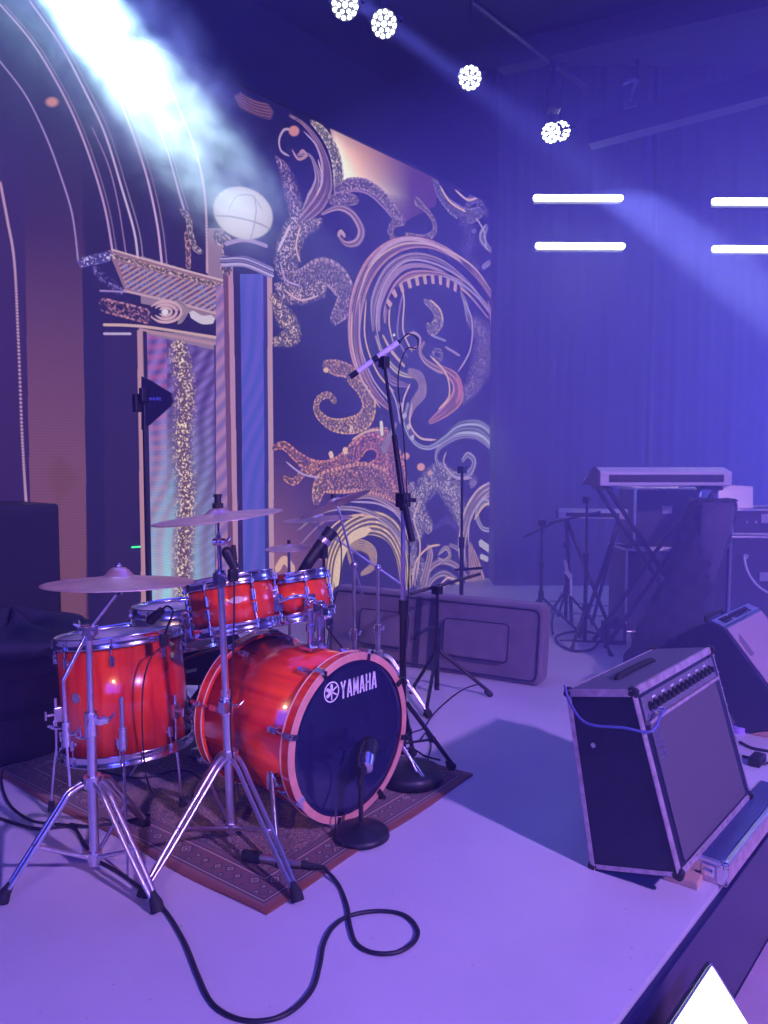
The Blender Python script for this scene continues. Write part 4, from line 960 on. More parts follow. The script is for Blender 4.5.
# dark microphone by the splash
q0 = AT(300, 582, 3.1); q1 = AT(330, 535, 3.15)
cm = thing('condenser_microphone', 'chunky dark microphone pointing down beside the splash cymbal', 'microphone', q0)
obj('body', G().tube(AT(308, 563, 3.1), AT(332, 530, 3.15), .024, .03), M['black'], cm)
obj('head', G().tube(AT(300, 575, 3.1), AT(309, 562, 3.1), .020, .025), M['black_metal'], cm)
obj('ring', G().tube(AT(323, 543, 3.13), AT(326, 539, 3.135), .0315), M['steel'], cm)
sm_b = AT(322, 600, 3.12); sm_b.z = 0
s2 = thing('microphone_stand', 'thin black stand carrying the dark microphone by the splash', 'microphone stand', sm_b)
obj('pole', G().tube(sm_b+V((0, 0, .02)), AT(324, 556, 3.12), .007).box(AT(323, 553, 3.12), (.03, .03, .045)), M['black_metal'], s2)
tri_legs(s2, sm_b, .2, .05, [sm_b+RGT*.18, sm_b-RGT*.12-FWD*.14, sm_b+FWD*.2], M['black_metal'], .008, False)
cable([AT(334, 530, 3.15), AT(341, 545, 3.14), AT(340, 580, 3.1), AT(333, 608, 3.05), AT(328, 640, 3.0), AT(327, 655, 3.0)], .003, 'black cable looping behind the smaller rack tom', three=True)
cable([AT(306, 610, 2.8), AT(318, 615, 2.85), AT(330, 632, 2.9), AT(345, 652, 2.95), AT(352, 668, 3.0)], .004, 'black cable slanting from the tom holder to the hoop', three=True)

# clip mics on the floor tom and rack tom
def clip_mic(label, base, tip, neck, cablepts):
    t = thing('clip_microphone', label, 'microphone', base)
    obj('clamp', G().box(V(base), (.022, .03, .04)), M['black'], t, bevel=.004)
    obj('gooseneck', G().path(smoothpath([V(base)]+neck+[V(tip)], 4), .004), M['black_metal'], t)
    d = (V(tip)-V(neck[-1])).normalized()
    obj('capsule', G().tube(V(tip)-d*.01, V(tip)+d*.05, .014, .019).ball(V(tip)+d*.05, .018, 6), M['black_metal'], t)
    cable(cablepts, .0028, 'thin black cable hanging from ' + label.split(' clipped ')[1].replace('to ', '', 1) + ' microphone', three=True)
fd = 2.56
clip_mic('small black microphone clipped to the floor tom rim', AT(164, 640, fd), AT(160, 612, fd+.02), [AT(167, 628, fd), AT(173, 612, fd), AT(167, 606, fd+.01)], [AT(165, 645, fd), AT(152, 656, fd-.02), AT(144, 680, fd-.03), AT(142, 710, fd-.03), AT(143, 745, fd-.02), AT(146, 775, fd), AT(152, 792, fd+.05)])
cd_ = 2.36
clip_mic('slim black microphone clipped to the crash cymbal stand', AT(233, 575, cd_), AT(234, 566, cd_), [AT(236, 572, cd_), AT(235, 568, cd_)], [AT(234, 580, cd_), AT(234, 620, cd_+.02), AT(232, 680, cd_+.02), AT(231, 740, cd_+.02), AT(240, 800, cd_+.04)])
single('foam_tip', G().tube(AT(234, 560, cd_), AT(233.5, 545, cd_), .011, .007), M['rubber'], 'pointed black foam tip above the crash stand clip microphone', 'microphone')

# kick pedal, seen between floor tom and crash stand
kp = V((-2.52, 1.83, RZ))
pd_ = thing('kick_pedal', 'black kick drum pedal behind the bass drum', 'pedal', kp)
obj('base_plate', G().box(kp+V((-.02, 0, .008)), (.30, .12, .014)), M['black_metal'], pd_, bevel=.003)
obj('footboard', G().box(kp+V((-.06, 0, .06)), (.26, .08, .012), Matrix.Rotation(R(-16), 3, 'Y')), M['steel'], pd_, bevel=.003)
obj('upright', G().tube(kp+V((.10, -.055, .01)), kp+V((.10, -.055, .20)), .008).tube(kp+V((.10, .055, .01)), kp+V((.10, .055, .20)), .008).tube(kp+V((.10, -.055, .20)), kp+V((.10, .055, .20)), .007), M['chrome'], pd_)
obj('beater', G().tube(kp+V((.10, 0, .20)), kp+V((.12, 0, .33)), .004).ball(kp+V((.13, 0, .34)), .026, 8), M['white'], pd_)
tc0 = AT(203, 640, 3.36); tc0.z = 0
tr = thing('drum_throne', 'thick round black drum stool behind the floor tom and bass drum', 'stool', tc0)
obj('seat', G().lathe([(.0001, .50), (.12, .50), (.155, .49), (.17, .46), (.17, .33), (.15, .30), (.0001, .30)], tc0, (0, 0, 1), 40), M['cloth'], tr)
obj('pole', G().tube(tc0+V((0, 0, .12)), tc0+V((0, 0, .32)), .02), M['black_metal'], tr)
for k in range(3):
    th = R(20+120*k); d = V((math.cos(th), math.sin(th), 0)); obj('leg', G().path([tc0+d*.015+V((0, 0, .24)), tc0+d*.22+V((0, 0, .012))], .014), M['black_metal'], tr)
obj('wing_nut', G().tube(tc0-FWD*.02+V((0, 0, .27)), tc0-FWD*.07+V((0, 0, .27)), .008).box(tc0-FWD*.07+V((0, 0, .27)), (.012, .012, .06)), M['chrome'], tr)
# dark round case with cloth on it, and the loudspeaker behind
dc = AT(8, 700, 3.32); dc.z = 0
cs = thing('drum_case', 'large round dark brown drum case behind the floor tom', 'case', dc)
obj('body', G().lathe([(.0001, 0), (.30, 0), (.315, .02), (.32, .05), (.32, .44), (.31, .47), (.0001, .48)], dc, (0, 0, 1), 56), M['brown_case'], cs)
obj('lid', G().lathe([(.325, .36), (.33, .37), (.33, .47), (.315, .495), (.0001, .50)], dc, (0, 0, 1), 56), M['brown_case'], cs)
obj('strap', G().lathe([(.322, .20), (.326, .205), (.326, .235), (.322, .24)], dc, (0, 0, 1), 56), M['rubber'], cs)
# crumpled cloth on case
def drape(name, label, cat, cx, cy, rx, ry, z0, drop, m, seed, peak=.05, fold=.02, rot=0):
    rnd = random.Random(seed); N1, N2 = 14, 48; vs = []
    ph = [rnd.uniform(0, 6.3) for _ in range(6)]
    for i in range(N1+1):
        t = i/N1
        for k in range(N2):
            a = 2*math.pi*k/N2; f = 1+.10*math.sin(3*a+ph[0])+.05*math.sin(7*a+ph[1])
            rr = min(t, .72)/.72; dn = max(0, t-.72)/.28
            x = rx*rr*f*math.cos(a)*(1+.04*dn); y = ry*rr*f*math.sin(a)*(1+.04*dn)
            z = z0+peak*math.exp(-3*rr*rr)*(1+.5*math.sin(5*a+ph[2]))+fold*math.sin(4*a+9*rr+ph[3])*rr*.6-drop*dn*(1+.3*math.sin(3*a+ph[4]))+fold*dn*math.sin(11*a+ph[5])
            x += fold*dn*math.cos(a)*math.sin(9*a); y += fold*dn*math.sin(a)*math.sin(9*a)
            c_, s_ = math.cos(rot), math.sin(rot); vs.append(V((cx+x*c_-y*s_, cy+x*s_+y*c_, z)))
    g = G().add(vs, [(i*N2+k, i*N2+(k+1) % N2, (i+1)*N2+(k+1) % N2, (i+1)*N2+k) for i in range(N1) for k in range(N2)], True)
    o = single(name, g, m, label, cat); so_ = o.modifiers.new('t', 'SOLIDIFY'); so_.thickness = .006; so_.offset = 1; return o
drape('cloth', 'crumpled black cloth thrown over the round drum case', 'cloth', dc.x+.02, dc.y+.02, .40, .36, .525, .06, M['cloth'], 4, .07, .018)
ls = AT(30, 620, 4.0); ls.z = 0
sp = thing('loudspeaker', 'tall black loudspeaker cabinet behind the round drum case', 'loudspeaker', ls)
lx0 = AT(59, 600, 4.05); Hs = AT(58, 503, 4.05).z
cxy = V((lx0.x-.02, lx0.y-.30, 0))
obj('cabinet', G().box((cxy.x-.15, cxy.y, Hs/2), (.5, .56, Hs)), M['black'], sp, bevel=.015)
obj('grille', G().box((cxy.x+.105, cxy.y, Hs/2), (.012, .50, Hs-.08)), mat('speaker_grille', (.014, .014, .02), .6, .2, bump=.4, bscale=400), sp)
obj('handle', G().box((cxy.x-.15, cxy.y+.282, Hs*.72), (.16, .01, .06)), M['rubber'], sp, bevel=.004)

# paddle antenna on a thin stand
pdp = 3.7; q = [AT(x, y, pdp) for x, y in ((141, 376), (150, 380), (171, 393), (173, 400), (170, 406), (150, 424), (141, 430))]
pb = AT(146, 500, pdp); pb.z = 0
pa_ = thing('paddle_antenna', 'black wedge-shaped paddle antenna on a thin stand before the arch picture', 'antenna', pb)
obj('paddle', G().prism(q, FWD*.022), M['black'], pa_, bevel=.004)
obj('mount', G().box(AT(137, 403, pdp), (.035, .035, .09)).box(AT(143, 395, pdp-.02), (.03, .03, .07)), M['black_metal'], pa_, bevel=.004)
obj('pole', G().tube(pb+V((0, 0, .05)), AT(137, 405, pdp)+V((0, 0, 0)) if False else V((pb.x, pb.y, AT(140, 405, pdp).z)), .010), M['black_metal'], pa_)
for k in range(3):
    th = R(90+120*k); d = V((math.cos(th), math.sin(th), 0)); obj('leg', G().path([pb+d*.012+V((0, 0, .3)), pb+d*.24+V((0, 0, .01))], .009), M['black_metal'], pa_)
def text(name, s, size, loc, xdir, zdir, m, parent, ext=.001, label=None, bold=0.0, sx=1.0):
    cu = bpy.data.curves.new(name, 'FONT'); cu.body = s; cu.size = size; cu.extrude = ext; cu.align_x = 'CENTER'; cu.align_y = 'CENTER'; cu.offset = bold
    tmp = bpy.data.objects.new(name+'_c', cu); COL.objects.link(tmp)
    dg = bpy.context.evaluated_depsgraph_get(); me = bpy.data.meshes.new_from_object(tmp.evaluated_get(dg))
    bpy.data.objects.remove(tmp)
    x = V(xdir).normalized(); y = V(zdir).normalized(); z = x.cross(y)
    mt = Matrix((x*sx, y, z)).transposed().to_4x4(); mt.translation = V(loc)-LOC[parent.name]
    me.transform(mt); me.materials.clear(); me.materials.append(m)
    o = bpy.data.objects.new(name, me); COL.objects.link(o); o.parent = parent
    if label: o['label'] = label
    return o
text('lettering', 'SHURE', .021, AT(155, 399, pdp-.003), RGT, (0, 0, 1), M['steel'], pa_, label='small grey letters reading SHURE')
single('indicator_light', G().box(PX(136, 547, -4.592), (.014, .06, .008)), M['green'], 'tiny green light on the dark pillar behind the ride cymbal', 'light')

# flat black pad / base right of the bass drum
fb = FP(412, 790, RZ)
r = thing('round_base', 'low round black weighted base on the rug right of the bass drum', 'stand base', fb)
obj('base', G().lathe([(.0001, .075), (.03, .07), (.07, .055), (.115, .045), (.125, .03), (.13, 0), (.0001, 0)], V(fb)+FWD*.10, (0, 0, 1), 40), M['black'], r)
obj('stub', G().tube(V(fb)+FWD*.10+V((0, 0, .06)), V(fb)+FWD*.10+V((0, 0, .13)), .012), M['black_metal'], r)
cable([AT(404, 747, 2.75), AT(410, 758, 2.74), AT(417, 772, 2.72)], .003, 'thin pale wire leaning against the round black base', mt='steel', three=True)
cable([(403, 748, .09), (415, 750, .09), (425, 756, .07), (440, 760, .02)], .004, 'short black cable lying over the round base')
# ------------------------------------------------------------------ floor cables
loop = [(322, 866, .02), (338, 884), (347, 905), (350, 925), (357, 944), (375, 953), (398, 952), (415, 941), (417, 928), (404, 915), (380, 911), (352, 915), (334, 926), (324, 944), (320, 965), (312, 990), (290, 1012), (262, 1021), (235, 1018), (212, 1003), (198, 975), (186, 945), (172, 920), (160, 905), (140, 888), (118, 872), (100, 862)]
cable(loop, .0058, 'long black cable making a loop on the white floor in front of the rug')
cable([(100, 862), (85, 845), (74, 828), (60, 827), (40, 829), (20, 825), (-20, 812)], .0058, 'black cable bundle under the left cymbal stand legs')
cable([(78, 826), (55, 824), (30, 820), (10, 805), (2, 785), (4, 770), (20, 760)], .005, 'black cable curling out to the left edge of the rug')
cable([(150, 815, RZ), (120, 822, RZ), (90, 826, RZ), (70, 824, RZ)], .005, 'black cable crossing the rug below the floor tom')
cable([(60, 750, RZ), (100, 770, RZ), (140, 778, RZ), (180, 770, RZ), (200, 778, RZ), (215, 790, RZ)], .004, 'thin black cable lying behind the floor tom legs')
cable([(525, 0, 0)] if False else [(478, 684), (462, 690), (445, 703), (432, 716), (424, 728), (412, 733), (410, 742), (420, 740), (426, 733), (431, 745), (428, 758), (426, 768)], .0035, 'thin black cable curling past the tall microphone stand foot')
# connectors lying by the spur
xa = FP(243, 855, RZ+.016); xb = FP(325, 868, RZ+.012)
cn = thing('cable_connector', 'joined silver and black cable connectors lying on the rug corner', 'connector', xa)
obj('black_sleeve', G().tube(xa, xa.lerp(xb, .22), .019, .019), M['rubber'], cn); obj('strain_relief', G().tube(xa.lerp(xb, .72), xb, .012, .006), M['rubber'], cn)
obj('metal_barrel', G().tube(xa.lerp(xb, .22), xa.lerp(xb, .52), .0125), M['steel'], cn); obj('metal_barrel', G().tube(xa.lerp(xb, .52), xa.lerp(xb, .73), .011), M['steel'], cn)

# ------------------------------------------------------------------ keyboard bag
bgR = FP(541, 688); bgL = FP(326, 655); bgR.z = bgL.z = 0
bx = (bgL-bgR); bl_ = bx.length; bx.normalize(); bn_ = V((bx.y, -bx.x, 0)); 
if bn_.dot(FWD) > 0: bn_ = -bn_
BH = .46; lean_ = -bn_*.07
bag = thing('keyboard_bag', 'long grey padded keyboard bag standing on edge behind the microphone stands', 'bag', (bgL+bgR)/2)
def bp3(u, v, n_): # u along, v up 0..1, n_ thickness towards the camera
    return bgR + bx*u + V((0, 0, BH*v)) + lean_*v + bn_*n_
def rrect(u0, u1, v0, v1, r, n_):
    out = []
    for cu_, cv_, a0_ in ((u1-r, v0*BH+r, -90), (u1-r, v1*BH-r, 0), (u0+r, v1*BH-r, 90), (u0+r, v0*BH+r, 180)):
        for k in range(7):
            a = R(a0_+15*k); out.append(bp3(cu_+r*math.cos(a), (cv_+r*math.sin(a))/BH, n_))
    return out
def slab(name, u0, u1, v0, v1, r, n0, n1, m, bev=.012, **k):
    g = G().prism(rrect(u0, u1, v0, v1, r, n0), bn_*(n1-n0)); return obj(name, g, m, bag, bevel=bev, seg=3, **k)
slab('body', 0, bl_, .0, 1, .05, -.13, .0, M['bag'], .03)
g = G().path(rrect(.03, bl_-.03, .06, .94, .045, .004)+rrect(.03, bl_-.03, .06, .94, .045, .004)[:1], .006); obj('zip', g, M['bag_dark'], bag)
slab('pocket', .20, .62, .26, .74, .03, 0, .035, M['bag'])
slab('pocket', .86, 1.22, .26, .74, .03, 0, .035, M['bag'])
slab('strap', .68, .73, .03, .97, .005, 0, .008, M['bag_dark'], .002); slab('strap', .79, .83, .03, .97, .005, 0, .008, M['bag_dark'], .002)
obj('handle', G().path(smoothpath([bp3(.70, .6, .01), bp3(.74, .55, .05), bp3(.77, .5, .055), bp3(.81, .42, .01)], 5), .012), M['bag_dark'], bag)
for u0, u1 in ((.20, .62), (.86, 1.22)):
    rr_ = rrect(u0, u1, .26, .74, .03, .034); obj('piping', G().path(rr_+rr_[:1], .004), M['bag_dark'], bag)

# black tripod stands in front of and behind the bag
def mic_tripod(label, px, ybase, ytop, d, feet, boom=None, m=None):
    m = m or M['black_metal']; b0 = AT(px, ybase, d); b0.z = 0
    t = thing('microphone_stand', label, 'microphone stand', b0); zt = AT(px, ytop, d).z
    obj('pole', G().tube(b0+V((0, 0, .03)), b0+V((0, 0, zt*.6)), .014).tube(b0+V((0, 0, zt*.55)), b0+V((0, 0, zt)), .0095), m, t)
    for f in feet:
        f = b0+RGT*f[0]+FWD*f[1]; lg = obj('leg', G().tube(b0+V((0, 0, .26)), f+V((0, 0, .014)), .010), m, t); LOC[lg.name] = LOC[t.name]
        obj('rubber_foot', G().tube(f+(b0+V((0, 0, .26))-f)*.12, f+V((0, 0, .0)), .011, .016), M['rubber'], lg)
    obj('height_grip', G().tube(b0+V((0, 0, zt*.58)), b0+V((0, 0, zt*.64)), .02), m, t); obj('leg_collar', G().tube(b0+V((0, 0, .24)), b0+V((0, 0, .30)), .022), m, t); obj('clutch', G().box(b0+V((0, 0, zt)), (.045, .045, .045)), m, t)
    if boom:
        p0, p1 = AT(*boom[0]), AT(*boom[1]); obj('boom_arm', G().tube(p0, p1, .009), m, t)
    return t
mic_tripod('black boom stand in front of the grey keyboard bag', 437, 660, 590, 4.02, [(.30, -.02), (-.14, .03), (-.08, -.34)], ((410, 594, 4.0), (480, 574, 4.15)))
mic_tripod('black stand behind the grey keyboard bag against the screen', 461, 640, 470, 4.9, [(.28, .1), (-.28, .1), (0, .3)], ((455, 570, 4.9), (482, 568, 4.8)))

# ------------------------------------------------------------------ combo amplifiers on the right
def amp_frame(B, p_lo, p_hi):
    """front-face frame: u along Y, v up the sloping front, n outwards"""
    lo = V((B.x+p_lo[0], B.y, p_lo[1])); hi = V((B.x+p_hi[0], B.y, p_hi[1])); vv = (hi-lo); h = vv.length; vv.normalize(); nn = V((vv.z, 0, -vv.x))
    return lo, vv, nn, h
def quadbox(lo, vv, nn, u0, u1, v0, v1, n0, n1):
    Y = V((0, 1, 0)); c = [lo+Y*u+vv*v_+nn*n0 for u, v_ in ((u0, v0), (u1, v0), (u1, v1), (u0, v1))]
    return G().prism(c, nn*(n1-n0))
AB = V((-1.004, 2.123, 0)); AW = .71
prof = [(0, .0), (.269, .073), (.117, .5946), (-.096, .551)]
amp = thing('guitar_amplifier', 'large black combo amplifier tilted back at the stage edge with pinkish metal corners', 'amplifier', AB)
def side(a, z, y=0): return V((AB.x+a, AB.y+y, z))
obj('cabinet', G().prism([side(*p) for p in prof], (0, AW, 0)), M['vinyl'], amp, bevel=.004)
# top panel in lighter covering
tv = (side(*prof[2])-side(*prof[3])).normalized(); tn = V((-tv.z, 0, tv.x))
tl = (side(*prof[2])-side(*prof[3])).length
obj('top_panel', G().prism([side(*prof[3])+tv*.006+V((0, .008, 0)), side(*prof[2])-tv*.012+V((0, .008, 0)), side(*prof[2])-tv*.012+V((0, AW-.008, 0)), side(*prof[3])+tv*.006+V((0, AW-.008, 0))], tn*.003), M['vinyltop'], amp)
lo, vv, nn, fh = amp_frame(AB, prof[1], prof[2])
obj('grille', quadbox(lo, vv, nn, .055, AW-.055, .025, fh-.115, 0, .006), M['grille'], amp, bevel=.002)
obj('control_panel', quadbox(lo, vv, nn, .035, AW-.035, fh-.100, fh-.030, .0, .005), M['panel'], amp)
obj('panel_rail', quadbox(lo, vv, nn, .035, AW-.03, fh-.112, fh-.102, 0, .012), M['alu'], amp)
obj('right_panel_edge', quadbox(lo, vv, nn, AW-.05, AW-.012, .02, fh-.02, 0, .004), M['vinyl'], amp)
kn0 = None
for k in range(15):
    u = .085+k*(AW-.17)/14; p = lo+V((0, u, 0))+vv*(fh-.066)+nn*.005
    o = obj('knob', G().tube(p, p+nn*.018, .0125, .0095, n=12).tube(p, p+nn*.004, .015, n=12), M['black'], amp)
    if k % 2: obj('scale_mark', quadbox(lo, vv, nn, u-.012, u+.012, fh-.047, fh-.042, .005, .006), M['white'], amp)
for k in range(4):
    p = lo+V((0, .05+k*.02, 0))+vv*(fh-.088)+nn*.005; obj('input_jack', G().tube(p, p+nn*.004, .007, n=10), M['chrome'], amp)
# edge trims: strips of metal with rivets
def trim(p, q, w1, w2, name='edge_trim'):
    p = V(p); q = V(q); d = (q-p).normalized(); L = (q-p).length; w1 = V(w1); w2 = V(w2); n1 = d.cross(w1).normalized()
    g = G().prism([p, q, q+w1, p+w1], w2.normalized()*.0022 if False else -n1*.002)
    n2 = d.cross(w2).normalized(); g.prism([p, q, q+w2, p+w2], n2*.002)
    k = int(L/.055)
    for i in range(k):
        c = p+d*((i+.5)*L/k)+w1*.5; g.tube(c+n1*(-.003), c+n1*.004, .0035, n=6)
    return obj(name, g, M['alu'], amp)
W1 = .019
Yv = V((0, 1, 0)); f0 = side(*prof[1]); f1 = side(*prof[2]); b0_ = side(*prof[0]); b1_ = side(*prof[3]); oy = V((0, -.0025, 0))
backv = (b1_-f1).normalized()
trim(f0+oy+nn*.003, f1+oy+nn*.003, Yv*W1, -nn*W1*.2)
trim(f1+nn*.003+tn*.003, f1+Yv*AW+nn*.003+tn*.003, -vv*W1*1.1, -tv*.010)
trim(b0_+oy, b1_+oy, (b0_*0+V((1, 0, 0)))*.014, V((-.002, .004, 0)))
trim(b1_+oy+tn*.003, f1+oy+tn*.003, -vv*.020, Yv*.006)
trim(b1_+tn*.003, b1_+Yv*AW+tn*.003, tv*.006, -vv*.010)
trim(f0+nn*.003, f0+Yv*AW+nn*.003, vv*.016, -tn*.004)
trim(f0+Yv*AW+nn*.003, f1+Yv*AW+nn*.003, -Yv*.010, -nn*.010)
trim(b0_+oy, f0+oy, vv*.016, Yv*.004)
for c in (f0, f1, b0_, b1_):
    for y in (0, AW):
        cc = c+Yv*y; obj('corner_cap', G().box(cc+((side(.08, .3)-V((cc.x, AB.y, cc.z))).normalized())*.008+V((0, .010 if y == 0 else -.010, 0)), (.034, .030, .034), Matrix.Rotation(R(16), 3, 'Y')), M['black'], amp, bevel=.010)
hc = b1_.lerp(f1, .48)+Yv*(AW*.42)+tn*.012
obj('handle', G().path(smoothpath([hc-Yv*.15-tn*.014, hc-Yv*.13-tn*.002, hc+tn*.001, hc+Yv*.13-tn*.002, hc+Yv*.15-tn*.014], 5), [.010]*21), M['rubber'], amp)
for k in range(6):
    obj('badge_bar', quadbox(lo, vv, nn, .062, .062+(.045 if k != 2 else .035), fh-.135-k*.017, fh-.126-k*.017, .006, .009), M['steel'], amp)
for k, (da, dz) in enumerate(((.02, .40),)):
    p = side(da-.02, dz, -.001); obj('side_screw', G().tube(p, p+V((0, -.006, 0)), .008, n=10), M['steel'], amp)
# patch lead over the corner
pts = [b1_+oy*3+tn*.02+Yv*.0, b1_+V((.03, -.03, -.03)), b1_.lerp(f1, .45)+V((0, -.05, -.09)), f1+V((-.01, -.035, -.105)), f1+V((.065, -.015, -.105)), lo+Yv*.05+vv*(fh-.09)+nn*.045, lo+Yv*.09+vv*(fh-.08)+nn*.045]
single('cable', G().path(smoothpath(pts, 6), .0042, 8), mat('blue_cable', (.10, .12, .35), .5), 'short blue lead hanging from the front corner of the tilted amplifier', 'cable')
pj = lo+Yv*.09+vv*(fh-.08)+nn*.006; single('jack_plug', G().tube(pj, pj+nn*.04, .010, .007), M['chrome'], 'chrome jack plug in the first input of the tilted amplifier', 'plug')
# flight case under the front of the amp
fc0 = FP(727, 866, .07)
case = thing('pedal_case', 'low blue lidded case with silver corners under the tilted amplifier front', 'case', (fc0.x-.04, fc0.y+.32, 0))
x0, x1, y0, y1 = fc0.x-.105, fc0.x+.0, fc0.y, fc0.y+.74
obj('body', G().box(((x0+x1)/2, (y0+y1)/2, .031), (x1-x0, y1-y0, .062)), M['alu'], case, bevel=.004)
obj('lid', G().box(((x0+x1)/2-.004, (y0+y1)/2, .066), (x1-x0-.03, y1-y0-.03, .010)), M['case_blue'], case, bevel=.003)
obj('edge_rail', G().box((x1-.007, (y0+y1)/2, .066), (.016, y1-y0, .012)), M['steel'], case, bevel=.002)
obj('edge_rail', G().box(((x0+x1)/2, y0+.007, .066), (x1-x0, .016, .012)), M['steel'], case, bevel=.002)
for xx in (x0+.012, x1-.012):
    obj('corner', G().ball((xx, y0+.012, .062), .016, 6).box((xx, y0+.006, .032), (.03, .014, .05)), M['chrome'], case)
obj('latch', G().box(((x0+x1)/2, y0-.003, .04), (.04, .008, .035)).tube(((x0+x1)/2-.012, y0-.008, .04), ((x0+x1)/2+.012, y0-.008, .04), .006, n=8), M['chrome'], case, bevel=.001)
# small wooden shim by the amp corner
w0 = FP(655, 890); single('wooden_shim', G().box((FP(690, 880).x-.02, FP(690, 880).y+.03, .012), (.10, .16, .022), Matrix.Rotation(R(5), 3, 'Z')), M['wood'], 'pale wooden shim under the tilted amplifier front edge', 'wood block', bevel=.002)

# second amp further back
A2 = V((-1.004, 3.69, 0)); W2 = .62
pr2 = [(0, 0), (.225, .10), (-.095, .494), (-.159, .518), (-.30, .428)]
amp2 = thing('guitar_amplifier', 'combo amplifier with pinkish silver grille leaning far back behind the tilted one', 'amplifier', A2)
def s2_(a, z, y=0): return V((A2.x+a, A2.y+y, z))
obj('cabinet', G().prism([s2_(*p) for p in pr2], (0, W2, 0)), M['vinyl'], amp2, bevel=.006)
lo2 = s2_(*pr2[1]); vv2 = (s2_(*pr2[2])-lo2); h2 = vv2.length; vv2.normalize(); nn2 = V((vv2.z, 0, -vv2.x))
obj('grille', quadbox(lo2, vv2, nn2, .02, W2-.02, .03, h2-.01, 0, .006), M['grille2'], amp2, bevel=.002)
pvv = (s2_(*pr2[3])-s2_(*pr2[2])).normalized(); pnn = V((pvv.z, 0, -pvv.x)); ph_ = (s2_(*pr2[3])-s2_(*pr2[2])).length
obj('control_panel', quadbox(s2_(*pr2[2]), pvv, pnn, .015, W2-.015, .006, ph_-.004, 0, .004), M['steel'], amp2)
for (u0, u1) in ((.07, .19), (.24, .50)):
    obj('panel_inset', quadbox(s2_(*pr2[2]), pvv, pnn, u0, u1, .014, ph_-.014, .004, .006), M['black'], amp2)
for k in range(9):
    p = s2_(*pr2[2])+Yv*(.09+k*.045)+pvv*(ph_*.5)+pnn*.006; obj('knob', G().tube(p, p+pnn*.014, .011, .008, n=10), M['black'], amp2)
for u in (.10, .12, .14): obj('badge_bar', quadbox(lo2, vv2, nn2, u-.05, u-.035, h2-.17, h2-.08+(u-.1)*.5, .006, .009), M['bag'], amp2)
for y in (0.0, W2):
    obj('tilt_leg', G().tube(s2_(-.17, .24, y+(.03 if y == 0 else -.03)), s2_(-.30, .012, y+(.03 if y == 0 else -.03)), .007, n=8), M['chrome'], amp2)
hc = s2_(-.23, .478, W2/2); obj('handle', G().path(smoothpath([hc-Yv*.13, hc-Yv*.1+V((-.01, 0, .02)), hc+Yv*.1+V((-.01, 0, .02)), hc+Yv*.13], 4), .010), M['rubber'], amp2)
single('orange_block', G().prism([s2_(.03, .0, .02), s2_(.26, 0, .02), s2_(.26, .085, .02), s2_(.05, .012, .02)], (0, .5, 0)), M['orange_mat'], 'tan wooden wedge block under the leaning amplifier', 'wood block', bevel=.003)
cable([(740, 742), (752, 748), (768, 751), (790, 755)], .007, 'thick cable on the floor under the leaning amplifier, upper of two')
cable([(742, 756), (754, 759), (762, 764), (775, 762), (795, 768)], .006, 'lower dark cable on the floor right of the tilted amplifier')
pg = FP(757, 764); single('cable_connector', G().box((pg.x, pg.y, .02), (.05, .10, .035)), M['black'], 'small black inline connector on the floor right of the tilted amplifier', 'connector', bevel=.006)
tg = FP(739, 732); single('tape_roll', G().lathe([(.02, 0), (.035, 0), (.035, .03), (.02, .03)], tg, (0, 0, 1), 24, False, True), M['purple_plastic'], 'small pale roll of tape on the floor between the amplifiers', 'tape')

# ------------------------------------------------------------------ light box on the lower floor in front of the stage
TX = -.585; p_far = PX(710, 965, TX); p_near = PX(672, 1024, TX); zT = p_far.z
dn = PY(745, 1022, p_far.y)-p_far; dn.y = 0; k_ = (zT-(LOWZ+.02))/(-dn.z); dn = dn*k_
yn = p_near.y-.35
lb = thing('floor_light', 'bright white floor light panel in a black frame below the stage edge', 'light', (TX+dn.x/2, (yn+p_far.y)/2, LOWZ))
A_ = V((TX, yn, zT)); Bq = V((TX, p_far.y, zT)); ext = dn; fn = V((0, 1, 0)).cross(ext).normalized()
if fn.x < 0: fn = -fn
obj('face', G().prism([A_+fn*.004, Bq+fn*.004, Bq+ext+fn*.004, A_+ext+fn*.004], -fn*.004), M['panel_light'], lb)
obj('housing', G().prism([V((TX-.012, yn-.02, zT-.0)), V((TX-.012, p_far.y+.008, zT-.0)), V((TX-.012, p_far.y+.008, LOWZ+.005)), V((TX-.012, yn-.02, LOWZ+.005))], V((.009, 0, 0))).prism([V((TX-.004, p_far.y+.002, zT)), V((TX+dn.x, p_far.y+.002, zT+dn.z)), V((TX-.004, p_far.y+.002, LOWZ+.005))], V((0, .006, 0))), M['black'], lb)
for (a, b_) in ((A_, Bq), (Bq, Bq+ext)):
    obj('frame_rail', G().tube(a+fn*.004, b_+fn*.004, .0035, n=8), M['steel'], lb)

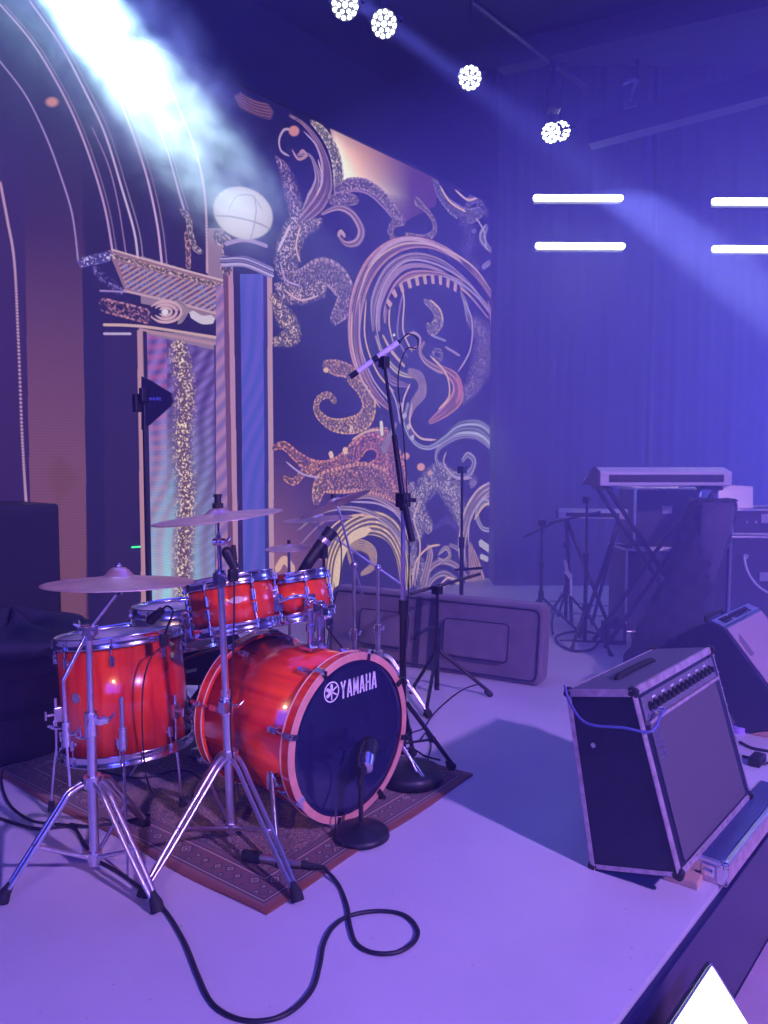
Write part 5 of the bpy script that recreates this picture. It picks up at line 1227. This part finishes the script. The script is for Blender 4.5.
# ------------------------------------------------------------------ back line equipment
CR = Matrix.Rotation(YAW, 3, 'Z')
def cbox(x0, x1, y0, y1, d, th):
    """box squared to the back wall: its front shows x0..x1, y0..y1 at distance d"""
    a = AT(x0, y1, d); b_ = AT(x1, y0, d); c = (a+b_)/2+FWD*(th/2)
    return c, (abs((b_-a).dot(RGT)), th, abs(b_.z-a.z))
def road_case(label, x0, x1, y0, y1, d, th, zlow=None, m='case', cat='case', name='road_case'):
    c, sz = cbox(x0, x1, y0, y1, d, th)
    if zlow is not None:
        top = c.z+sz[2]/2; sz = (sz[0], sz[1], top-zlow); c.z = (top+zlow)/2
    t = thing(name, label, cat, (c.x, c.y, c.z-sz[2]/2))
    obj('body', G().box(c, (sz[0]-.01, sz[1]-.01, sz[2]-.01), CR), M[m], t)
    hx, hy, hz_ = sz[0]/2, sz[1]/2, sz[2]/2
    for (a, b_) in (((-1, -1, -1), (1, -1, -1)), ((-1, -1, 1), (1, -1, 1)), ((-1, -1, -1), (-1, -1, 1)), ((1, -1, -1), (1, -1, 1)), ((-1, 1, 1), (1, 1, 1)), ((-1, -1, 1), (-1, 1, 1)), ((1, -1, 1), (1, 1, 1))):
        p = c+CR@V((a[0]*hx, a[1]*hy, a[2]*hz_)); q = c+CR@V((b_[0]*hx, b_[1]*hy, b_[2]*hz_)); obj('edge_trim', G().tube(p, q, .010, n=4), M['steel'], t)
    obj('latch', G().box(c+CR@V((0, -hy-.004, hz_*.3)), (.07, .01, .06), CR), M['steel'], t)
    return t, c, sz
road_case('upper road case with pale metal edges under the keyboard', 634, 700, 489, 548, 5.5, .4)
road_case('lower road case with pale metal edges under the keyboard rig', 626, 706, 550, 604, 5.5, .45, 0.02)
road_case('black equipment case with a pale cable, below the rack unit', 729, 800, 537, 600, 4.95, .5, 0.02)
t, c, sz = road_case('rack unit with pale metal frame and small knobs under the laptop', 732, 800, 510, 534, 4.95, .45, name='rack_unit', cat='rack')
for k in range(5):
    p = c+CR@V((-sz[0]*.3+k*.06, -sz[1]/2-.006, 0)); obj('knob', G().tube(p, p-FWD*.012, .009, n=8), M['steel'], t)
c, sz = cbox(709, 728, 534, 600, 4.97, .4); top = c.z+sz[2]/2
single('speaker_cabinet', G().box((c.x, c.y, top/2), (sz[0], sz[1], top), CR), M['black'], 'plain black speaker cabinet between the road cases and the right edge', 'loudspeaker', bevel=.01)
# laptop
l0, l1 = AT(718, 508, 5.0), AT(753, 508, 5.0); l2 = AT(718, 485, 5.05); l3 = AT(753, 486, 5.05)
lt_ = thing('laptop', 'open pale silver laptop seen from behind on the equipment at the right', 'laptop', (l0+l1)/2)
obj('lid', G().prism([l0, l1, l3, l2], FWD*.008), M['laptop'], lt_, bevel=.002)
obj('base', G().box((l0+l1)/2+FWD*.11+V((0, 0, -.004)), ((l1-l0).length, .22, .015), CR), M['laptop'], lt_, bevel=.002)
c, sz = cbox(712, 760, 509, 513, 4.97, .4); single('shelf_board', G().box(c, sz, CR), M['case'], 'thin dark board carrying the silver laptop', 'board')
# keyboards
def keyboard(label, a, b_, dep, h, z_adj=0):
    a = V(a); b_ = V(b_); b_.z = a.z; ax = (b_-a).normalized(); dp = V((-ax.y, ax.x, 0)); L = (b_-a).length
    t = thing('stage_keyboard', label, 'keyboard', (a+b_)/2)
    obj('body', G().prism([a, a+V((0, 0, h*.75)), a+dp*.10+V((0, 0, h)), a+dp*dep*.55+V((0, 0, h*.8)), a+dp*dep+V((0, 0, h*.35)), a+dp*dep], ax*L), M['keys'], t, bevel=.008)
    obj('rear_panel', G().prism([a+ax*.06+V((0, 0, h*.2)), a+ax*(L-.06)+V((0, 0, h*.2)), a+ax*(L-.06)+V((0, 0, h*.6)), a+ax*.06+V((0, 0, h*.6))], -dp*.004), M['black'], t)
    nk = int((L-.1)/.0235)
    g = G()
    for k in range(nk): g.box(a+ax*(.05+.0235*(k+.5))+dp*(dep*.78)+V((0, 0, h*.62)), (.021, dep*.36, .02), Matrix.Rotation(math.atan2(ax.y, ax.x), 3, 'Z'))
    o = obj('white_keys', g, M['white'], t); o['kind'] = 'stuff'
    obj('end_cheek', G().prism([a, a+V((0, 0, h*.8)), a+dp*.10+V((0, 0, h*1.05)), a+dp*dep], -ax*.012), M['black'], t)
    return t, a, b_, ax, dp
kt, ka_, kb_, kax, kdp = keyboard('pale stage keyboard on a stand above the road cases in haze', AT(600, 486, 4.95), AT(732, 487, 5.0), .34, .125)
keyboard('smaller keyboard on the lower tier left of the road cases', AT(558, 518, 5.5), AT(628, 515, 5.35), .28, .07)
kst = thing('keyboard_stand', 'black double X keyboard stand under the pale stage keyboard', 'stand', ((ka_+kb_)/2).xy.to_3d())
zk = ka_.z
for o_ in (.06, .28):
    p = ka_.lerp(kb_, .08)+kdp*o_; q = ka_.lerp(kb_, .92)+kdp*o_
    obj('cross_bar', G().tube(p-V((0, 0, .015)), V((q.x, q.y, .015)), .016), M['black_metal'], kst)
    obj('cross_bar', G().tube(q-V((0, 0, .015)), V((p.x, p.y, .015)), .016), M['black_metal'], kst)
obj('top_rail', G().tube(ka_.lerp(kb_, .08)-V((0, 0, .017)), ka_.lerp(kb_, .08)+kdp*.34-V((0, 0, .017)), .014).tube(ka_.lerp(kb_, .92)-V((0, 0, .017)), ka_.lerp(kb_, .92)+kdp*.34-V((0, 0, .017)), .014), M['black_metal'], kst)
kst2 = AT(592, 560, 5.55); kst2.z = 0
t = thing('keyboard_stand', 'black stand legs under the smaller keyboard', 'stand', kst2)
zz_ = AT(592, 517, 5.55).z
for dx in (-.2, .2):
    obj('leg', G().tube(kst2+RGT*dx+V((0, 0, zz_-.01)), kst2-RGT*dx*.6-FWD*.15+V((0, 0, .012)), .014), M['black_metal'], t)
    obj('leg', G().tube(kst2+RGT*dx+V((0, 0, zz_-.01)), kst2+RGT*dx*.4+FWD*.25+V((0, 0, .012)), .014), M['black_metal'], t)
# rumpled dark cloth over something
rows = [(499, 694, 734, 4.62), (503, 690, 735, 4.60), (520, 684, 733, 4.58), (540, 678, 727, 4.56), (560, 672, 719, 4.54), (580, 664, 713, 4.52), (600, 654, 711, 4.50), (620, 644, 706, 4.46), (640, 634, 700, 4.42), (657, 626, 694, 4.38), (668, 622, 690, 4.36)]
def loft(rows, dep, wr, seed, n=40, low0=True):
    rnd = random.Random(seed); ph = [rnd.uniform(0, 6.3) for _ in range(8)]; vs = []; m = len(rows)
    rr = []
    for i in range((m-1)*4+1):
        k = min(i//4, m-2); t = i/4-k; rr.append([rows[k][j]*(1-t)+rows[k+1][j]*t for j in range(4)])
    for i, (y, xa_, xb_, d) in enumerate(rr):
        a = AT(xa_, y, d); b_ = AT(xb_, y, d); c = (a+b_)/2; hw = (b_-a).length/2
        for k in range(n):
            t = 2*math.pi*k/n; w_ = 1+wr*(math.sin(i*.9+3*t+ph[0])+.7*math.sin(i*1.7-5*t+ph[1])+.6*math.sin(i*.45+7*t+ph[2]))
            p = c+RGT*(hw*math.cos(t)*(1+(w_-1)*.5))+FWD*(dep*math.sin(t)*w_); vs.append(V((p.x, p.y, max(.004, p.z+.006*math.sin(4*t+i)))))
    g = G().add(vs, [(i*n+k, i*n+(k+1) % n, (i+1)*n+(k+1) % n, (i+1)*n+k) for i in range(len(rr)-1) for k in range(n)], True)
    g.add(vs[:n], [tuple(range(n))]); g.add(vs[-n:], [tuple(range(n-1, -1, -1))]); return g
dct = thing('draped_cloth', 'rumpled black cloth draped over gear behind the tilted amplifier, paler at its top', 'cloth', AT(660, 668, 4.4).xy.to_3d())
obj('main_fold', loft(rows, .13, .10, 5), M['cloth'], dct)
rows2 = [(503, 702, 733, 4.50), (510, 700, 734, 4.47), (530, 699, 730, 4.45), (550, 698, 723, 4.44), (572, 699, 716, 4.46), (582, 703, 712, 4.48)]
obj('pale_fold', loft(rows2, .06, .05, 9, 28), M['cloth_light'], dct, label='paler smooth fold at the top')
obj('crossbar', G().tube(AT(688, 500, 4.6), AT(735, 501, 4.6), .016), M['black_metal'], dct)
# floor boxes, pedals
def cthing(name, label, cat, x0, x1, y0, y1, d, th, m, lift=0):
    c, sz = cbox(x0, x1, y0, y1, d, th); top = c.z+sz[2]/2; c.z = top/2; return single(name, G().box(c, (sz[0], sz[1], max(top, .03)), CR), M[m], label, cat, bevel=.006)
pbx = FP(616, 645); 
pb_ = thing('power_box', 'black stage power box with a grey face on the floor left of the draped cloth', 'power box', pbx)
c, sz = cbox(606, 627, 624, 645, pbx.dot(FWD), .14); c.z = sz[2]/2
obj('body', G().box(c, sz, CR), M['black'], pb_, bevel=.006); obj('face_plate', G().box(c-FWD*.075+RGT*.0, (sz[0]*.6, .008, sz[2]*.55), CR), M['panel'], pb_)
obj('socket', G().tube(c-FWD*.07+V((0, 0, sz[2]/2)), c-FWD*.05+V((0, 0, sz[2]/2+.04)), .02), M['rubber'], pb_)
f_ = FP(648, 622); single('effects_pedal', G().box((f_.x, f_.y, .025), (.24, .12, .05), CR), M['black'], 'flat black effects pedal on the floor behind the power box', 'pedal', bevel=.01)
f_ = FP(640, 640); single('effects_pedal', G().box((f_.x, f_.y, .02), (.10, .12, .04), CR), M['black'], 'small black box on the floor between power box and draped cloth', 'pedal', bevel=.008)
for pts, r_, lb_ in (
    ([(606, 640), (590, 632), (570, 632), (556, 637), (560, 645), (575, 651), (592, 649), (600, 641), (608, 640)], .009, 'thick black cable coiled in a loop left of the power box'),
    ([(553, 634), (552, 622), (556, 606), (562, 592)], .008, 'black cable rising from the coil towards the stands'),
    ([(560, 640), (580, 641), (606, 642)], .007, 'straight black cable across the coiled loop'),
    ([(500, 600), (530, 604), (560, 601), (600, 606), (640, 602)], .005, 'thin cable lying across the far white floor'),
    ([(540, 615), (570, 613), (600, 616), (630, 612)], .004, 'thin cable across the floor behind the power box'),
    ([(625, 634), (640, 628), (655, 634), (664, 640)], .005, 'black lead from the power box to the draped cloth'),
    ([(646, 610), (655, 604), (672, 607), (690, 612)], .005, 'thin dark lead behind the draped cloth')):
    cable(pts, r_, lb_)
cable([AT(744, 556, 4.9), AT(748, 572, 4.85), AT(758, 586, 4.8), AT(772, 594, 4.75), AT(790, 596, 4.7)], .007, 'pale cable curving down in front of the black cases at the right edge', mt='keys', three=True)
sk = AT(744, 556, 4.93); single('socket', G().tube(sk, sk-FWD*.03, .018, n=12), M['steel'], 'round metal socket on the case where the pale cable starts', 'socket')
mic_tripod('black boom stand left of the keyboards, its foot behind the bag end', 541, 600, 523, 5.65, [(.26, -.16), (-.20, -.05), (.0, .3)], ((524, 537, 5.6), (556, 522, 5.7)))
mic_tripod('black boom stand at the floor between the bag and the power box', 585, 620, 500, 5.15, [(.10, -.3), (-.12, -.12), (.02, .25)], ((548, 523, 5.1), (600, 512, 5.2)))
mic_tripod('black stand behind the lower keyboard in the haze', 566, 600, 545, 5.9, [(.2, -.1), (-.22, -.1), (0, .25)])
clp = AT(567, 578, 5.1)
single('hanging_clamp', G().tube(AT(565, 560, 5.1), AT(567, 570, 5.1), .012).tube(AT(566, 571, 5.1), AT(571, 577, 5.1), .017).tube(AT(571, 577, 5.1), AT(571, 596, 5.08), .009), M['steel'], 'small silver clamp hanging on the boom stand by the floor coil', 'clamp')  # plain steel clamp, gives no light

# ------------------------------------------------------------------ lamps
# LED tubes on the back wall
tubes = []
tube0 = thing('tube_light', 'upper left of the four glowing white tube lights on the back wall', 'light', (0, 0, 0), 'glowing tube lights on the back wall')
TL = 81/FOC*7.45
obj('tube', G().tube((-TL/2, 0, 0), (TL/2, 0, 0), .031, n=16).ball((-TL/2, 0, 0), .031, 6).ball((TL/2, 0, 0), .031, 6), M['tube'], tube0)
obj('housing', G().box((0, .06, 0), (TL+.04, .05, .09)), M['black'], tube0)
for sx in (-1, 1): obj('bracket', G().box((sx*TL*.36, .13, 0), (.05, .12, .06)), M['black_metal'], tube0)
for i, (px, py, lb_) in enumerate(((578, 198, None), (580, 246, 'lower left of the four glowing white tube lights on the back wall'), (757, 201.5, 'upper right glowing tube light on the back wall, cut by the frame'), (757, 249, 'lower right glowing tube light on the back wall, cut by the frame'))):
    p = AT(px, py, 7.45); rot = Euler((0, R(1.2), YAW-R(3)))
    if i == 0: tube0.location = p; tube0.rotation_euler = rot
    else: dup(tube0, p, rot, lb_)
# LED par cans in a row on a pipe
par0 = thing('stage_light', 'first lit round stage light in the ceiling row, highest and nearest', 'stage light', (0, 0, 0), 'round stage lights in the ceiling row')
obj('housing', G().lathe([(.0001, .16), (.05, .158), (.07, .14), (.085, .03), (.095, .0), (.088, 0), (.083, .012), (.0001, .012)], (0, 0, 0), (0, 0, 1), 28), M['black'], par0)
g = [G().tube((0, 0, .010), (0, 0, -.004), .016, n=12)]
for k in range(6): g.append(G().tube((.040*math.cos(k*math.pi/3), .040*math.sin(k*math.pi/3), .010), (.040*math.cos(k*math.pi/3), .040*math.sin(k*math.pi/3), -.004), .011, n=10))
for k in range(12): g.append(G().tube((.072*math.cos(k*math.pi/6+.2), .072*math.sin(k*math.pi/6+.2), .010), (.072*math.cos(k*math.pi/6+.2), .072*math.sin(k*math.pi/6+.2), -.004), .0125, n=10))
for q in g: obj('led_cell', q, M['led'], par0)
obj('yoke', G().path([(-.11, 0, .06), (-.11, 0, .2), (-.06, 0, .27), (.06, 0, .27), (.11, 0, .2), (.11, 0, .06)], .010, 6), M['black_metal'], par0)
pars = [(345, 5), (384, 24), (470, 78), (551, 133), (561, 131)]
lbs = [None, 'second lit round stage light in the ceiling row, showing its ring of cells', 'third lit round stage light, alone between the paired ones and the top pair', 'fourth lit round stage light in the ceiling row, front one of the overlapping pair', 'farthest lit round stage light, partly behind the fourth in the ceiling row']
pz = 4.38; ploc = []
for i, (px, py) in enumerate(pars):
    d = (pz-CAMZ)*FOC/(465-py)*1.0; d = d if i < 4 else d+.35
    p = AT(px, py, d); ploc.append(p); aim = (CPOS+RGT*(-.6 if i < 3 else -3.0)+V((0, 0, -1.2)) - p).normalized()
    rot = (-aim).to_track_quat('Z', 'Y').to_euler()
    if i == 0: par0.location = p; par0.rotation_euler = rot
    else: dup(par0, p, rot, lbs[i])
for p, wd in zip(ploc, ('first', 'second', 'third', 'fourth', 'farthest')):
    single('hanging_rod', G().tube(p+V((0, 0, .08)), p+V((0, 0, .62)), .012, n=8).box(p+V((0, 0, .60)), (.05, .05, .07)), M['black_metal'], 'thin black hanging rod holding the '+wd+' round stage light', 'rod')
pd = (ploc[3]-ploc[0]).normalized(); pp0 = ploc[0]-pd*3.5+V((0, 0, .62)); pp1 = ploc[3]+pd*.6+V((0, 0, .62))
single('lighting_pipe', G().tube(pp0, pp1, .025, n=12), M['black_metal'], 'long black pipe under the ceiling carrying the round stage lights', 'pipe')
# the moving heads that throw the two beams
for nm, p, tg, lb_ in (('moving_head_light', B1, PX(278, 262, -4.6), 'moving head lamp above the left edge throwing the bright beam'), ('moving_head_light', B2, AT(800, 325, 6.3), 'moving head lamp at the top throwing the long beam to the right')):
    ax = (V(tg)-p).normalized(); t = thing(nm, lb_, 'stage light', p)
    obj('head', G().lathe([(.0001, -.30), (.07, -.29), (.09, -.22), (.10, -.10), (.085, -.06), (.080, -.06), (.075, -.07), (.070, -.10)], p, ax, 24), M['black'], t)
    obj('yoke', G().path([p-ax*.15+RGT*.12, p-ax*.15+RGT*.12+V((0, 0, .22)), p-ax*.15-RGT*.12+V((0, 0, .22)), p-ax*.15-RGT*.12], .018), M['black_metal'], t)
    obj('base', G().box(p-ax*.15+V((0, 0, .28)), (.22, .18, .10), CR), M['black'], t, bevel=.01)
# unlit fixture and ceiling beams on the far right
p = AT(630, 100, 7.0); t = thing('unlit_lamp', 'unlit dark lamp hanging from the ceiling right of the lit row', 'stage light', p)
obj('arm', G().tube(AT(637, 80, 7.0), AT(629, 103, 7.0), .02).tube(AT(625, 112, 7.0), AT(638, 108, 7.0), .025).tube(AT(622, 84, 7.0), AT(636, 78, 7.0), .02), M['steel'], t)
obj('hook', G().tube(AT(637, 80, 7.0), AT(637, 60, 7.0), .02), M['black_metal'], t)
p = AT(553, 100, 6.9); t = thing('unlit_lamp', 'small unlit lamp on the clamp above the fourth round stage light', 'stage light', p)
obj('body', G().box(p, (.14, .14, .2), CR).tube(p+V((0, 0, .1)), p+V((0, 0, .3)), .02), M['black'], t, bevel=.02)
def beam_(label, a, b_, w_, h):
    a = V(a); b_ = V(b_); d = (b_-a).normalized(); s_ = d.cross(V((0, 0, 1))).normalized()*w_/2; u = V((0, 0, h/2))
    return single('ceiling_beam', G().prism([a-s_-u, a+s_-u, a+s_+u, a-s_+u], b_-a), M['ceil'], label, 'beam')
beam_('dark ceiling beam slanting up to the right edge', AT(590, 135, 7.2), AT(800, 78, 6.4), .16, .22)
beam_('second dark ceiling beam at the top right', AT(500, 60, 7.4), AT(800, -10, 6.2), .16, .22)
vp_ = AT(655, 150, 7.6)
single('vertical_pipe', G().tube(V((vp_.x, vp_.y, .0)), V((vp_.x, vp_.y, 5.2)), .03), M['black_metal'], 'dark upright pipe on the back wall between the tube lights', 'pipe')
